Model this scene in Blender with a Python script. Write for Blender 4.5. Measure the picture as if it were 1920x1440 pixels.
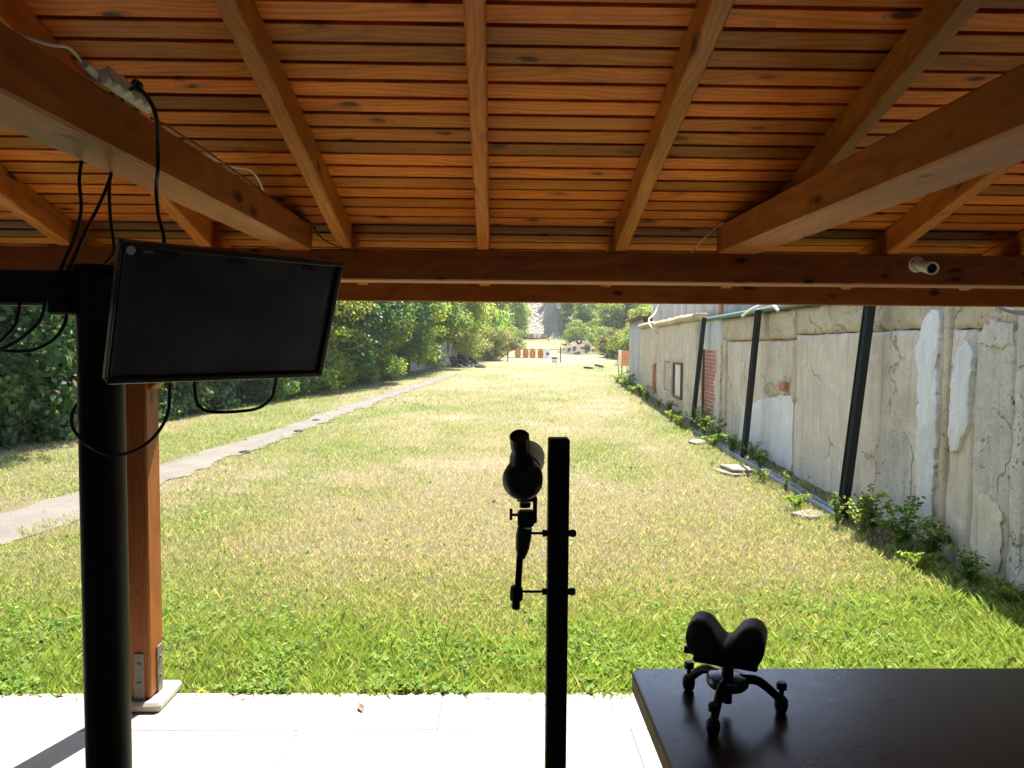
import bpy, math, random
import numpy as np
from mathutils import Matrix, Vector

random.seed(7); RNG = np.random.default_rng(7)
scene = bpy.context.scene
for o in list(bpy.data.objects): bpy.data.objects.remove(o)
COL = scene.collection
R = math.radians

# ------------------------------------------------------------------ camera, sky, sun, exposure
CAM = Vector((0, 0, 1.7))
pitch, yaw, roll = R(2.963), R(1.224), R(0.445)
fwd = Vector((math.sin(yaw)*math.cos(pitch), math.cos(yaw)*math.cos(pitch), -math.sin(pitch)))
rgt = Vector((math.cos(yaw), -math.sin(yaw), 0)); upv = rgt.cross(fwd)
r2 = rgt*math.cos(roll) + upv*math.sin(roll); u2 = -rgt*math.sin(roll) + upv*math.cos(roll)
cd = bpy.data.cameras.new('camera'); cam = bpy.data.objects.new('camera', cd); COL.objects.link(cam)
cam.matrix_world = Matrix(((r2.x, u2.x, -fwd.x, CAM.x), (r2.y, u2.y, -fwd.y, CAM.y), (r2.z, u2.z, -fwd.z, CAM.z), (0, 0, 0, 1)))
cd.sensor_width = 36; cd.lens = 1402/1920*36; cd.clip_start = .02; cd.clip_end = 2000
scene.camera = cam

SUN_AZ, SUN_EL = R(19.3), R(58.5)      # azimuth clockwise from +Y
world = bpy.data.worlds.new('World'); scene.world = world; world.use_nodes = True
wt = world.node_tree; wt.nodes.clear()
sky = wt.nodes.new('ShaderNodeTexSky'); sky.sky_type = 'NISHITA'; sky.sun_disc = False
sky.sun_elevation = SUN_EL; sky.sun_rotation = SUN_AZ; sky.air_density = 1.0; sky.dust_density = 1.0
bg = wt.nodes.new('ShaderNodeBackground'); bg.inputs['Strength'].default_value = .11
wo = wt.nodes.new('ShaderNodeOutputWorld')
wt.links.new(sky.outputs[0], bg.inputs[0]); wt.links.new(bg.outputs[0], wo.inputs[0])
sd = bpy.data.lights.new('sun', 'SUN'); sd.energy = 5.0; sd.angle = R(.53); sd.color = (1, .95, .86)
sun = bpy.data.objects.new('sun', sd); COL.objects.link(sun)
S = Vector((math.sin(SUN_AZ)*math.cos(SUN_EL), math.cos(SUN_AZ)*math.cos(SUN_EL), math.sin(SUN_EL)))
sun.rotation_euler = S.to_track_quat('Z', 'Y').to_euler(); sun.location = S*60

scene.view_settings.view_transform = 'Standard'; scene.view_settings.look = 'None'
scene.view_settings.exposure = 1.95; scene.view_settings.gamma = 1; scene.view_settings.use_curve_mapping = False
scene.cycles.max_bounces = 10; scene.cycles.diffuse_bounces = 5; scene.cycles.glossy_bounces = 3
scene.cycles.transmission_bounces = 4; scene.cycles.transparent_max_bounces = 4
scene.cycles.use_adaptive_sampling = True; scene.cycles.adaptive_threshold = .025; scene.cycles.sample_clamp_indirect = 6; scene.cycles.use_denoising = True

# ------------------------------------------------------------------ numpy noise
def _hash(ix, iy, seed):
    h = (ix.astype(np.int64)*374761393 + iy.astype(np.int64)*668265263 + seed*1442695041) & 0xFFFFFFFF
    h = ((h ^ (h >> 13))*1274126177) & 0xFFFFFFFF
    return ((h ^ (h >> 16)) & 0xFFFF)/65535.0
def vnoise(x, y, seed=0):
    x = np.asarray(x, float); y = np.asarray(y, float)
    ix = np.floor(x); iy = np.floor(y); fx = x-ix; fy = y-iy
    fx = fx*fx*(3-2*fx); fy = fy*fy*(3-2*fy)
    a = _hash(ix, iy, seed); b = _hash(ix+1, iy, seed); c = _hash(ix, iy+1, seed); d = _hash(ix+1, iy+1, seed)
    return (a*(1-fx)+b*fx)*(1-fy) + (c*(1-fx)+d*fx)*fy
def fbm(x, y, seed=0, oct=4):
    s = 0; amp = .5; t = 0
    for k in range(oct):
        s = s + amp*vnoise(np.asarray(x)*2**k, np.asarray(y)*2**k, seed+k*17); t += amp; amp *= .5
    return s/t
def sstep(a, b, x):
    t = np.clip((np.asarray(x, float)-a)/(b-a), 0, 1); return t*t*(3-2*t)

# ------------------------------------------------------------------ mesh helpers
class MB:
    def __init__(s): s.v = []; s.f = []; s.n = 0
    def add(s, v, f, M=None):
        v = [Vector(p) for p in v]
        if M is not None: v = [M @ p for p in v]
        s.v += [tuple(p) for p in v]; s.f += [tuple(i+s.n for i in q) for q in f]; s.n += len(v); return s
    def box(s, c, d, ch=.004, M=None):
        """chamfered box centre c, size d"""
        hx, hy, hz = d[0]/2, d[1]/2, d[2]/2; ch = min(ch, hx*.9, hy*.9, hz*.9)
        V = []; idx = {}
        for sx in (-1, 1):
            for sy in (-1, 1):
                for sz in (-1, 1):
                    for a in range(3):
                        p = [sx*(hx-ch), sy*(hy-ch), sz*(hz-ch)]; p[a] = (sx*hx, sy*hy, sz*hz)[a]
                        idx[(sx, sy, sz, a)] = len(V); V.append((p[0]+c[0], p[1]+c[1], p[2]+c[2]))
        F = []
        def q(*k): F.append([idx[i] for i in k])
        for sg in (-1, 1):
            o = [(-1, -1), (1, -1), (1, 1), (-1, 1)]
            q(*[(sg, a, b, 0) for a, b in (o if sg > 0 else o[::-1])])
            q(*[(a, sg, b, 1) for a, b in (o[::-1] if sg > 0 else o)])
            q(*[(a, b, sg, 2) for a, b in (o if sg > 0 else o[::-1])])
        for a in (-1, 1):
            for b in (-1, 1):
                q((-1, a, b, 1), (1, a, b, 1), (1, a, b, 2), (-1, a, b, 2))
                q((a, -1, b, 0), (a, 1, b, 0), (a, 1, b, 2), (a, -1, b, 2))
                q((a, b, -1, 0), (a, b, 1, 0), (a, b, 1, 1), (a, b, -1, 1))
                for c3 in (-1, 1): pass
        for sx in (-1, 1):
            for sy in (-1, 1):
                for sz in (-1, 1): F.append([idx[(sx, sy, sz, a)] for a in range(3)])
        return s.add(V, F, M)
    def tube(s, pts, r, n=8, cap=True):
        pts = [Vector(p) for p in pts]; rr = r if isinstance(r, (list, tuple)) else [r]*len(pts)
        V = []; F = []; prev = None
        for i, p in enumerate(pts):
            t = (pts[min(i+1, len(pts)-1)]-pts[max(i-1, 0)]).normalized()
            if prev is None: a = t.orthogonal().normalized()
            else:
                a = prev-t*prev.dot(t)
                a = a.normalized() if a.length > 1e-6 else t.orthogonal().normalized()
            prev = a; b = t.cross(a)
            for k in range(n):
                an = 2*math.pi*k/n; V.append(p+(a*math.cos(an)+b*math.sin(an))*rr[i])
        for i in range(len(pts)-1):
            for k in range(n):
                F.append((i*n+k, i*n+(k+1) % n, (i+1)*n+(k+1) % n, (i+1)*n+k))
        if cap: F.append(tuple(range(n))[::-1]); F.append(tuple((len(pts)-1)*n+k for k in range(n)))
        return s.add(V, F)
    def lathe(s, prof, M=None, n=20):
        """prof: list of (z, r) around local Z"""
        V = []; F = []
        for z, r in prof:
            for k in range(n): V.append((r*math.cos(2*math.pi*k/n), r*math.sin(2*math.pi*k/n), z))
        for i in range(len(prof)-1):
            for k in range(n): F.append((i*n+k, i*n+(k+1) % n, (i+1)*n+(k+1) % n, (i+1)*n+k))
        F.append(tuple(range(n))[::-1]); F.append(tuple((len(prof)-1)*n+k for k in range(n)))
        return s.add(V, F, M)
    def mesh(s, name, mat, smooth=None):
        me = bpy.data.meshes.new(name); me.from_pydata(s.v, [], s.f); me.validate()
        import bmesh
        bm = bmesh.new(); bm.from_mesh(me); bmesh.ops.recalc_face_normals(bm, faces=bm.faces[:]); bm.to_mesh(me); bm.free()
        if mat: me.materials.append(mat)
        if smooth is not None:
            me.shade_smooth(); me.set_sharp_from_angle(angle=R(smooth))
        return me
    def obj(s, name, mat, parent=None, smooth=None):
        return link(name, s.mesh(name, mat, smooth), parent)

def link(name, data, parent=None, M=None):
    o = bpy.data.objects.new(name, data); COL.objects.link(o)
    if parent: o.parent = parent
    if M is not None: o.matrix_local = M
    return o
def tag(o, label=None, cat=None, group=None, kind=None):
    if label: o['label'] = label
    if cat: o['category'] = cat
    if group: o['group'] = group
    if kind: o['kind'] = kind
    return o
def thing(name, label, cat, loc=(0, 0, 0), rz=0, group=None):
    o = link(name, None); o.location = loc; o.rotation_euler = (0, 0, rz); return tag(o, label, cat, group)
def frame(z, x=None, loc=(0, 0, 0)):
    """matrix whose local Z points along z"""
    z = Vector(z).normalized(); x = Vector(x) if x else z.orthogonal(); x = (x-z*x.dot(z)).normalized(); y = z.cross(x)
    return Matrix(((x.x, y.x, z.x, loc[0]), (x.y, y.y, z.y, loc[1]), (x.z, y.z, z.z, loc[2]), (0, 0, 0, 1)))
def spline(pts, k=6):
    P = [Vector(p) for p in pts]; P = [P[0]*2-P[1]]+P+[P[-1]*2-P[-2]]; out = []
    for i in range(1, len(P)-2):
        a, b, c, d = P[i-1:i+3]
        for j in range(k):
            t = j/k; out.append(.5*((2*b)+(c-a)*t+(2*a-5*b+4*c-d)*t*t+(3*b-a-3*c+d)*t**3))
    out.append(P[-2]); return out
def npmesh(name, V, F, mat, color=None, smooth=False):
    """fast mesh from numpy arrays; F (n,3) or (n,4); color per vertex -> attribute tint"""
    me = bpy.data.meshes.new(name); V = np.asarray(V, np.float32); F = np.asarray(F, np.int32); k = F.shape[1]
    me.vertices.add(len(V)); me.vertices.foreach_set('co', V.ravel())
    me.loops.add(F.size); me.loops.foreach_set('vertex_index', F.ravel())
    me.polygons.add(len(F)); me.polygons.foreach_set('loop_start', np.arange(0, F.size, k, dtype=np.int32))
    if color is not None:
        at = me.color_attributes.new('tint', 'FLOAT_COLOR', 'POINT')
        c = np.ones((len(V), 4), np.float32); c[:, :3] = color; at.data.foreach_set('color', c.ravel())
    me.update(calc_edges=True)
    if smooth: me.shade_smooth()
    me.materials.append(mat); return me
def grid(xs, ys, zf, name, mat, color=None, smooth=True):
    X, Y = np.meshgrid(xs, ys); Z = zf(X, Y); nx, ny = len(xs), len(ys)
    i = np.arange(nx*ny).reshape(ny, nx)
    F = np.stack([i[:-1, :-1], i[:-1, 1:], i[1:, 1:], i[1:, :-1]], -1).reshape(-1, 4)
    V = np.stack([X, Y, Z], -1).reshape(-1, 3)
    return npmesh(name, V, F, mat, None if color is None else color(X, Y).reshape(-1, 3), smooth)

# ------------------------------------------------------------------ materials
class NT:
    def __init__(s, name):
        s.m = bpy.data.materials.new(name); s.m.use_nodes = True; s.t = s.m.node_tree; s.t.nodes.clear()
        s.out = s.n('ShaderNodeOutputMaterial')
    def n(s, t, **kw):
        o = s.t.nodes.new(t)
        for k, v in kw.items(): setattr(o, k, v)
        return o
    def l(s, a, b): s.t.links.new(a, b)
    def set(s, sock, v):
        if hasattr(v, 'links') or isinstance(v, bpy.types.NodeSocket): s.l(v, sock)
        elif isinstance(v, (tuple, list)) and len(v) == 3 and sock.type == 'RGBA': sock.default_value = (*v, 1)
        else: sock.default_value = v
    def math(s, op, a, b=0, c=0, clamp=False):
        m = s.n('ShaderNodeMath', operation=op, use_clamp=clamp)
        for i, v in enumerate((a, b, c)): s.set(m.inputs[i], v)
        return m.outputs[0]
    def vmath(s, op, a, b=(0, 0, 0)):
        m = s.n('ShaderNodeVectorMath', operation=op); s.set(m.inputs[0], a); s.set(m.inputs[1], b); return m.outputs[0]
    def scale(s, v, k):
        m = s.n('ShaderNodeVectorMath', operation='SCALE'); s.set(m.inputs[0], v); s.set(m.inputs['Scale'], k); return m.outputs[0]
    def mapping(s, v, sc=(1, 1, 1), loc=(0, 0, 0), rot=(0, 0, 0)):
        m = s.n('ShaderNodeMapping'); s.set(m.inputs['Vector'], v); m.inputs['Scale'].default_value = sc
        m.inputs['Location'].default_value = loc; m.inputs['Rotation'].default_value = rot; return m.outputs[0]
    def noise(s, v, sc=5, det=4, rough=.5, dist=0, out=0):
        m = s.n('ShaderNodeTexNoise'); s.set(m.inputs['Vector'], v); m.inputs['Scale'].default_value = sc
        m.inputs['Detail'].default_value = det; m.inputs['Roughness'].default_value = rough; m.inputs['Distortion'].default_value = dist
        return m.outputs[out]
    def voro(s, v, sc=5, feature='F1', rand=1, out='Distance'):
        m = s.n('ShaderNodeTexVoronoi', feature=feature); s.set(m.inputs['Vector'], v); m.inputs['Scale'].default_value = sc
        m.inputs['Randomness'].default_value = rand; return m.outputs[out], m
    def ramp(s, fac, stops, interp='LINEAR'):
        m = s.n('ShaderNodeValToRGB'); s.set(m.inputs[0], fac); cr = m.color_ramp; cr.interpolation = interp
        while len(cr.elements) < len(stops): cr.elements.new(.5)
        for e, (p, c) in zip(cr.elements, stops): e.position = p; e.color = (*c, 1) if isinstance(c, (tuple, list)) else (c, c, c, 1)
        return m.outputs[0]
    def mix(s, f, a, b, blend='MIX'):
        m = s.n('ShaderNodeMix', data_type='RGBA', blend_type=blend); s.set(m.inputs[0], f); s.set(m.inputs[6], a); s.set(m.inputs[7], b); return m.outputs[2]
    def coord(s, k='Object'): return s.n('ShaderNodeTexCoord').outputs[k]
    def rand(s): return s.n('ShaderNodeObjectInfo').outputs['Random']
    def bump(s, h, strength=.3, dist=.01):
        m = s.n('ShaderNodeBump'); m.inputs['Strength'].default_value = strength; m.inputs['Distance'].default_value = dist; s.set(m.inputs['Height'], h); return m.outputs[0]
    def bsdf(s, color, rough=.6, spec=.5, metal=0, normal=None):
        b = s.n('ShaderNodeBsdfPrincipled'); s.set(b.inputs['Base Color'], color); s.set(b.inputs['Roughness'], rough)
        b.inputs['Specular IOR Level'].default_value = spec; b.inputs['Metallic'].default_value = metal
        if normal is not None: s.l(normal, b.inputs['Normal'])
        s.l(b.outputs[0], s.out.inputs[0]); return b

def m_wood(name, lo, hi, knot=(.05, .018, .006), rough=.42, vary=.35, knots=True):
    t = NT(name); rnd = t.rand(); oc = t.coord()
    off = t.n('ShaderNodeCombineXYZ'); t.l(t.math('MULTIPLY', rnd, 37.1), off.inputs[0]); t.l(t.math('MULTIPLY', rnd, 91.7), off.inputs[1]); t.l(t.math('MULTIPLY', rnd, 53.3), off.inputs[2])
    p = t.vmath('ADD', oc, off.outputs[0])
    # knots: sparse elongated spots
    kv = t.mapping(p, (6.0, 13.5, 13.5)); d, vn = t.voro(kv, 1.0)
    wob = t.noise(t.mapping(p, (16, 40, 40)), 1, 4, .65)
    d = t.math('ADD', d, t.math('MULTIPLY', t.math('SUBTRACT', wob, .5), .34))
    sepc = t.n('ShaderNodeSeparateColor'); t.l(vn.outputs['Color'], sepc.inputs[0])
    size = t.math('MULTIPLY', t.math('SUBTRACT', sepc.outputs[0], .36, clamp=True), .43)
    kn = t.math('SUBTRACT', size, d); knotm = t.math('MULTIPLY', t.math('MULTIPLY', kn, 9, clamp=True), .85)
    halo = t.math('MULTIPLY', t.math('ADD', kn, .16), 3.2, clamp=True)
    # grain, bent round the knots
    gv = t.mapping(p, (1.1, 24, 24)); bend = t.scale(t.vmath('SUBTRACT', t.noise(t.mapping(p, (1.3, 3, 3)), 1, 2, .5, 0, 1), (.5, .5, .5)), 5.0)
    gv = t.vmath('ADD', gv, bend); hv = t.n('ShaderNodeCombineXYZ'); t.l(t.math('MULTIPLY', halo, 3.0), hv.inputs[1]); gv = t.vmath('ADD', gv, hv.outputs[0])
    g1 = t.noise(gv, 1.0, 5, .62); g2 = t.noise(t.mapping(p, (2.2, 160, 160)), 1, 3, .6)
    w = t.n('ShaderNodeTexWave', wave_type='BANDS', bands_direction='Y'); t.l(gv, w.inputs['Vector']); w.inputs['Scale'].default_value = .55; w.inputs['Distortion'].default_value = 5; w.inputs['Detail'].default_value = 3
    g = t.math('ADD', t.math('MULTIPLY', g1, .62), t.math('ADD', t.math('MULTIPLY', w.outputs[1], .13), t.math('MULTIPLY', g2, .25)))
    col = t.ramp(g, [(.25, lo), (.75, hi)])
    # board-to-board tone and slow blotches
    tone = t.math('ADD', t.math('MULTIPLY', t.math('SUBTRACT', rnd, .5), vary), t.math('MULTIPLY', t.math('SUBTRACT', t.noise(t.mapping(p, (1.5, 6, 6)), 1, 3, .6), .5), .7))
    hs = t.n('ShaderNodeHueSaturation'); t.l(col, hs.inputs['Color']); t.l(t.math('ADD', tone, 1), hs.inputs['Value'])
    t.l(t.math('ADD', t.math('MULTIPLY', t.math('SUBTRACT', rnd, .5), -.009), .5), hs.inputs['Hue'])
    col = hs.outputs[0]
    if knots:
        col = t.mix(t.math('MULTIPLY', halo, .45), col, tuple(c*.5 for c in lo)); col = t.mix(knotm, col, tuple(c*.5 for c in knot))
    nd, nv = t.voro(t.mapping(p, (7, 30, 30)), 1.0); nsep = t.n('ShaderNodeSeparateColor'); t.l(nv.outputs['Color'], nsep.inputs[0])      # nail and worm holes
    nh = t.math('MULTIPLY', t.ramp(nd, [(.05, 1), (.09, 0)]), t.math('GREATER_THAN', nsep.outputs[1], .8)); col = t.mix(nh, col, (.02, .008, .004))
    dk = t.ramp(t.noise(t.mapping(p, (3.0, 9, 9)), 1, 4, .65, .6), [(.60, 0), (.76, 1)]); col = t.mix(t.math('MULTIPLY', dk, .6), col, tuple(c*.45 for c in lo))      # smoky stains in the varnish
    rg = t.math('ADD', t.math('MULTIPLY', g2, .25), rough-.12)
    t.bsdf(col, rg, .22, 0, t.bump(t.math('ADD', g2, t.math('MULTIPLY', g1, .6)), .22, .002)); return t.m

def m_plain(name, col, rough=.5, spec=.5, metal=0, var=.25, sc=12, bump=.1):
    t = NT(name); oc = t.coord(); nz = t.noise(oc, sc, 5, .6); n2 = t.noise(oc, sc*9, 3, .6)
    c = t.mix(nz, tuple(x*(1-var) for x in col), tuple(min(1, x*(1+var)) for x in col))
    t.bsdf(c, t.math('ADD', t.math('MULTIPLY', n2, .25), rough-.12), spec, metal, t.bump(n2, bump, .002)); return t.m

def m_plaster(name, base, stain, dirt, rough=.9, pit=.5, streak=.5, cracks=True):
    """weathered plaster/concrete: blotches, vertical run marks, cracks, ground-damp dirt of its own shape"""
    t = NT(name); oc = t.coord(); p = t.vmath('ADD', oc, t.scale(t.n('ShaderNodeCombineXYZ').outputs[0], 1))
    rnd = t.rand(); cx = t.n('ShaderNodeCombineXYZ'); t.l(t.math('MULTIPLY', rnd, 61.7), cx.inputs[0]); t.l(t.math('MULTIPLY', rnd, 23.1), cx.inputs[2])
    p = t.vmath('ADD', oc, cx.outputs[0])
    big = t.noise(p, 1.3, 5, .62, .6); mid = t.noise(p, 5.5, 6, .65, .4); fine = t.noise(p, 55, 4, .65)
    st = t.noise(t.mapping(p, (9, 9, .7)), 1, 5, .65, .3)
    col = t.mix(t.ramp(big, [(.36, 0), (.68, 1)]), base, stain)
    col = t.mix(t.math('MULTIPLY', t.ramp(st, [(.5, 0), (.78, 1)]), streak), col, dirt)
    col = t.mix(t.math('MULTIPLY', t.ramp(mid, [(.52, 0), (.72, 1)]), .55), col, tuple(min(1, c*1.25) for c in base))
    col = t.mix(t.math('MULTIPLY', t.ramp(fine, [(.3, 1), (.48, 0)]), .5), col, dirt)
    h = t.math('ADD', t.math('MULTIPLY', mid, .8), t.math('MULTIPLY', fine, .35*pit))
    if cracks:
        wv = t.vmath('ADD', t.scale(p, 1.0), t.scale(t.noise(p, 3.5, 4, .6, 0, 1), .45))
        e, _ = t.voro(wv, .85, 'DISTANCE_TO_EDGE'); ck = t.ramp(e, [(.0, 1), (.012, 0)])
        msk = t.ramp(t.noise(p, 1.6, 3, .5), [(.50, 0), (.58, 1)])
        ck = t.math('MULTIPLY', ck, msk); col = t.mix(t.math('MULTIPLY', ck, .55), col, (.10, .08, .06)); h = t.math('SUBTRACT', h, t.math('MULTIPLY', ck, 1.2))
    if pit > .8:      # stones, voids and dark lichen showing in the rough faces
        sv = t.vmath('ADD', p, t.scale(t.noise(p, 9, 3, .6, 0, 1), .12)); d1, vn1 = t.voro(sv, 17); hole = t.ramp(d1, [(.16, 1), (.30, 0)])
        hm = t.ramp(t.noise(p, 2.6, 4, .6), [(.48, 0), (.62, 1)]); hole = t.math('MULTIPLY', hole, hm)
        col = t.mix(t.math('MULTIPLY', hole, .75), col, tuple(c*.45 for c in dirt)); h = t.math('SUBTRACT', h, hole)
        col = t.mix(t.math('MULTIPLY', t.ramp(t.noise(p, 4.2, 6, .7, 1.2), [(.56, 0), (.70, 1)]), .6), col, tuple(c*.8 for c in dirt))
    t.bsdf(col, rough, .2, 0, t.bump(h, .7, .025)); return t.m

def m_leaf(name, trans=.4, rough=.45, hue=.03):
    t = NT(name); a = t.n('ShaderNodeAttribute'); a.attribute_name = 'tint'; rnd = t.rand()
    hs = t.n('ShaderNodeHueSaturation'); t.l(a.outputs['Color'], hs.inputs['Color'])
    t.l(t.math('ADD', t.math('MULTIPLY', t.math('SUBTRACT', rnd, .5), hue), .5), hs.inputs['Hue'])
    t.l(t.math('ADD', t.math('MULTIPLY', rnd, .3), .85), hs.inputs['Value'])
    b = t.bsdf(hs.outputs[0], rough, .12 if rough > .7 else .3); tr = t.n('ShaderNodeBsdfTranslucent')
    t.l(t.mix(1, hs.outputs[0], (1.25, 1.2, .8) if rough > .7 else (1.5, 1.35, .6), 'MULTIPLY'), tr.inputs[0])
    mx = t.n('ShaderNodeMixShader'); mx.inputs[0].default_value = trans; t.l(b.outputs[0], mx.inputs[1]); t.l(tr.outputs[0], mx.inputs[2]); t.l(mx.outputs[0], t.out.inputs[0]); return t.m

M = {}
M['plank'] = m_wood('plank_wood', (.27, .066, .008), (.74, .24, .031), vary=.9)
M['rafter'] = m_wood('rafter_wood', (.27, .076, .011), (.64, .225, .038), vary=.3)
M['beam'] = m_wood('beam_wood', (.20, .056, .011), (.42, .145, .031), vary=.15)
M['post_wood'] = m_wood('post_wood', (.17, .052, .014), (.32, .112, .030), vary=.1)
M['deck'] = m_wood('roof_deck_wood', (.035, .013, .006), (.06, .024, .010), knots=False)
M['black_steel'] = m_plain('black_painted_steel', (.008, .008, .008), .5, .35, 0, .3, 20, .05)
M['post_steel'] = m_plain('dark_post_steel', (.014, .012, .011), .55, .4, 0, .3, 20, .08)
M['rubber'] = m_plain('black_cable_rubber', (.012, .012, .013), .45, .5, 0, .2, 30, .03)
M['white_plastic'] = m_plain('white_plastic', (.72, .69, .62), .4, .5, 0, .06, 25, .02)
M['zinc'] = m_plain('zinc_steel', (.17, .155, .13), .6, .4, .3, .3, 40, .15)
M['black_plastic'] = m_plain('black_plastic', (.018, .018, .019), .38, .5, 0, .15, 25, .03)
M['leather'] = m_plain('black_leather', (.013, .013, .015), .5, .5, 0, .2, 60, .35)
M['chrome'] = m_plain('bright_steel', (.10, .105, .11), .28, .5, 1, .1, 30, .02)
M['rust'] = m_plain('rusty_steel', (.16, .075, .04), .8, .3, 0, .45, 14, .3)
M['cardboard'] = m_plain('brown_cardboard', (.58, .24, .10), .85, .2, 0, .15, 6, .05)
M['paper'] = m_plain('white_paper', (.78, .78, .80), .8, .2, 0, .04, 6, .02)
M['ink'] = m_plain('black_ink', (.03, .03, .035), .7, .2, 0, .1, 6, 0)
M['tyre'] = m_plain('tyre_rubber', (.03, .03, .032), .75, .3, 0, .35, 12, .3)
M['bark'] = m_plain('bark', (.13, .09, .06), .9, .2, 0, .5, 9, .8)
M['leaf'] = m_leaf('leaf', .55, .5)
M['grass'] = m_leaf('grass_blade', .42, .8, .0)
M['tape'] = m_plain('black_tape', (.008, .008, .008), .6, .3, 0, .1, 20, 0)
M['sticker'] = m_plain('silver_sticker', (.6, .6, .58), .4, .5, 0, .05, 20, 0)
M['flash'] = m_plain('green_painted_flashing', (.10, .17, .14), .5, .4, 0, .2, 9, .05)
M['galv'] = m_plain('grey_channel_steel', (.30, .31, .33), .45, .5, .3, .25, 14, .1)
M['shed'] = m_plaster('pale_shed_sheet', (.60, .58, .54), (.52, .50, .46), (.34, .31, .27), .8, .2, .5, False)
M['upper'] = m_plaster('pale_upper_wall', (.58, .55, .50), (.50, .46, .40), (.30, .26, .21), .85, .3, .5, False)
M['wall'] = m_plaster('weathered_plaster', (.70, .585, .42), (.54, .44, .305), (.31, .245, .165), streak=.75)
M['wall2'] = m_plaster('rough_grey_plaster', (.64, .555, .425), (.47, .40, .295), (.23, .19, .135), .9, .9, .6)
M['rubble'] = m_plaster('rubble_concrete', (.60, .49, .32), (.48, .365, .215), (.22, .16, .095), .95, 1.6, .3)
M['patch'] = m_plaster('white_lime_patch', (.76, .715, .63), (.64, .59, .50), (.44, .385, .30), .9, .5, .45, False)
M['mortar_pale'] = m_plaster('pale_mortar', (.66, .61, .53), (.58, .53, .45), (.36, .32, .26), .95, 1, .3, False)
M['mortar'] = m_plaster('mortar', (.42, .39, .34), (.35, .32, .27), (.2, .18, .15), .95, 1, .3, False)
M['brick'] = m_plain('red_brick', (.46, .19, .115), .9, .2, 0, .45, 14, .5)
M['fence'] = m_plaster('fence_concrete', (.33, .31, .28), (.25, .24, .21), (.12, .12, .09), .9, .8, .7, False)
M['stone'] = m_plain('pale_stone', (.20, .175, .14), .9, .2, 0, .3, 10, .5)
M['soil'] = m_plain('pale_soil', (.19, .155, .105), .95, .1, 0, .3, 3, .8)

def m_slab():
    t = NT('slab_concrete'); p = t.coord(); b = t.noise(p, 1.2, 5, .6); f = t.noise(p, 90, 3, .6); s = t.noise(p, 14, 5, .7)
    c = t.mix(t.ramp(b, [(.35, 0), (.7, 1)]), (.35, .315, .262), (.44, .405, .345))
    c = t.mix(t.math('MULTIPLY', t.ramp(f, [(.30, 1), (.40, 0)]), .5), c, (.16, .14, .12))
    c = t.mix(t.math('MULTIPLY', t.ramp(s, [(.58, 0), (.75, 1)]), .5), c, (.19, .155, .115))
    e = t.noise(p, 4.5, 6, .7, .8); c = t.mix(t.math('MULTIPLY', t.ramp(e, [(.62, 0), (.72, 1)]), .6), c, (.20, .165, .12))
    t.bsdf(c, .85, .25, 0, t.bump(t.math('ADD', f, s), .25, .003)); return t.m
M['slab'] = m_slab()
def m_table():
    t = NT('dark_table_top'); p = t.coord(); b = t.noise(p, 3, 6, .65, .5); f = t.noise(p, 38, 5, .7); d, _ = t.voro(t.vmath('ADD', p, t.scale(t.noise(p, 20, 2, .5, 0, 1), .05)), 16)
    spots = t.ramp(d, [(.07, 1), (.12, 0)])
    c = t.mix(t.ramp(b, [(.35, 0), (.7, 1)]), (.018, .015, .016), (.034, .026, .026))
    c = t.mix(t.math('MULTIPLY', spots, .4), c, (.008, .006, .005)); c = t.mix(t.math('MULTIPLY', t.ramp(f, [(.58, 0), (.75, 1)]), .15), c, (.06, .05, .045))
    t.bsdf(c, t.math('ADD', t.math('MULTIPLY', b, .25), .17), .85, 0, t.bump(t.math('SUBTRACT', b, t.math('MULTIPLY', spots, .5)), .10, .003)); return t.m
M['table'] = m_table()
M['table_edge'] = m_plain('worn_wood_edge', (.20, .135, .07), .7, .3, 0, .5, 22, .6)
def m_screen():
    t = NT('dusty_sheen_screen'); p = t.coord(); b = t.noise(p, 5, 4, .6)
    sc = t.noise(t.mapping(p, (40, 1, 3), rot=(0, R(28), 0)), 1, 3, .5)
    dust_sheen = t.math('ADD', t.math('MULTIPLY', t.ramp(b, [(.4, 0), (.8, 1)]), .5), t.math('MULTIPLY', t.ramp(sc, [(.66, 0), (.72, 1)]), .35))  # dust film lightened so its colour also carries the screen's sheen
    c = t.mix(dust_sheen, (.038, .041, .048), (.13, .137, .15)); t.bsdf(c, t.math('ADD', t.math('MULTIPLY', dust_sheen, .25), .32), .45); return t.m
M['screen'] = m_screen()

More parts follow.
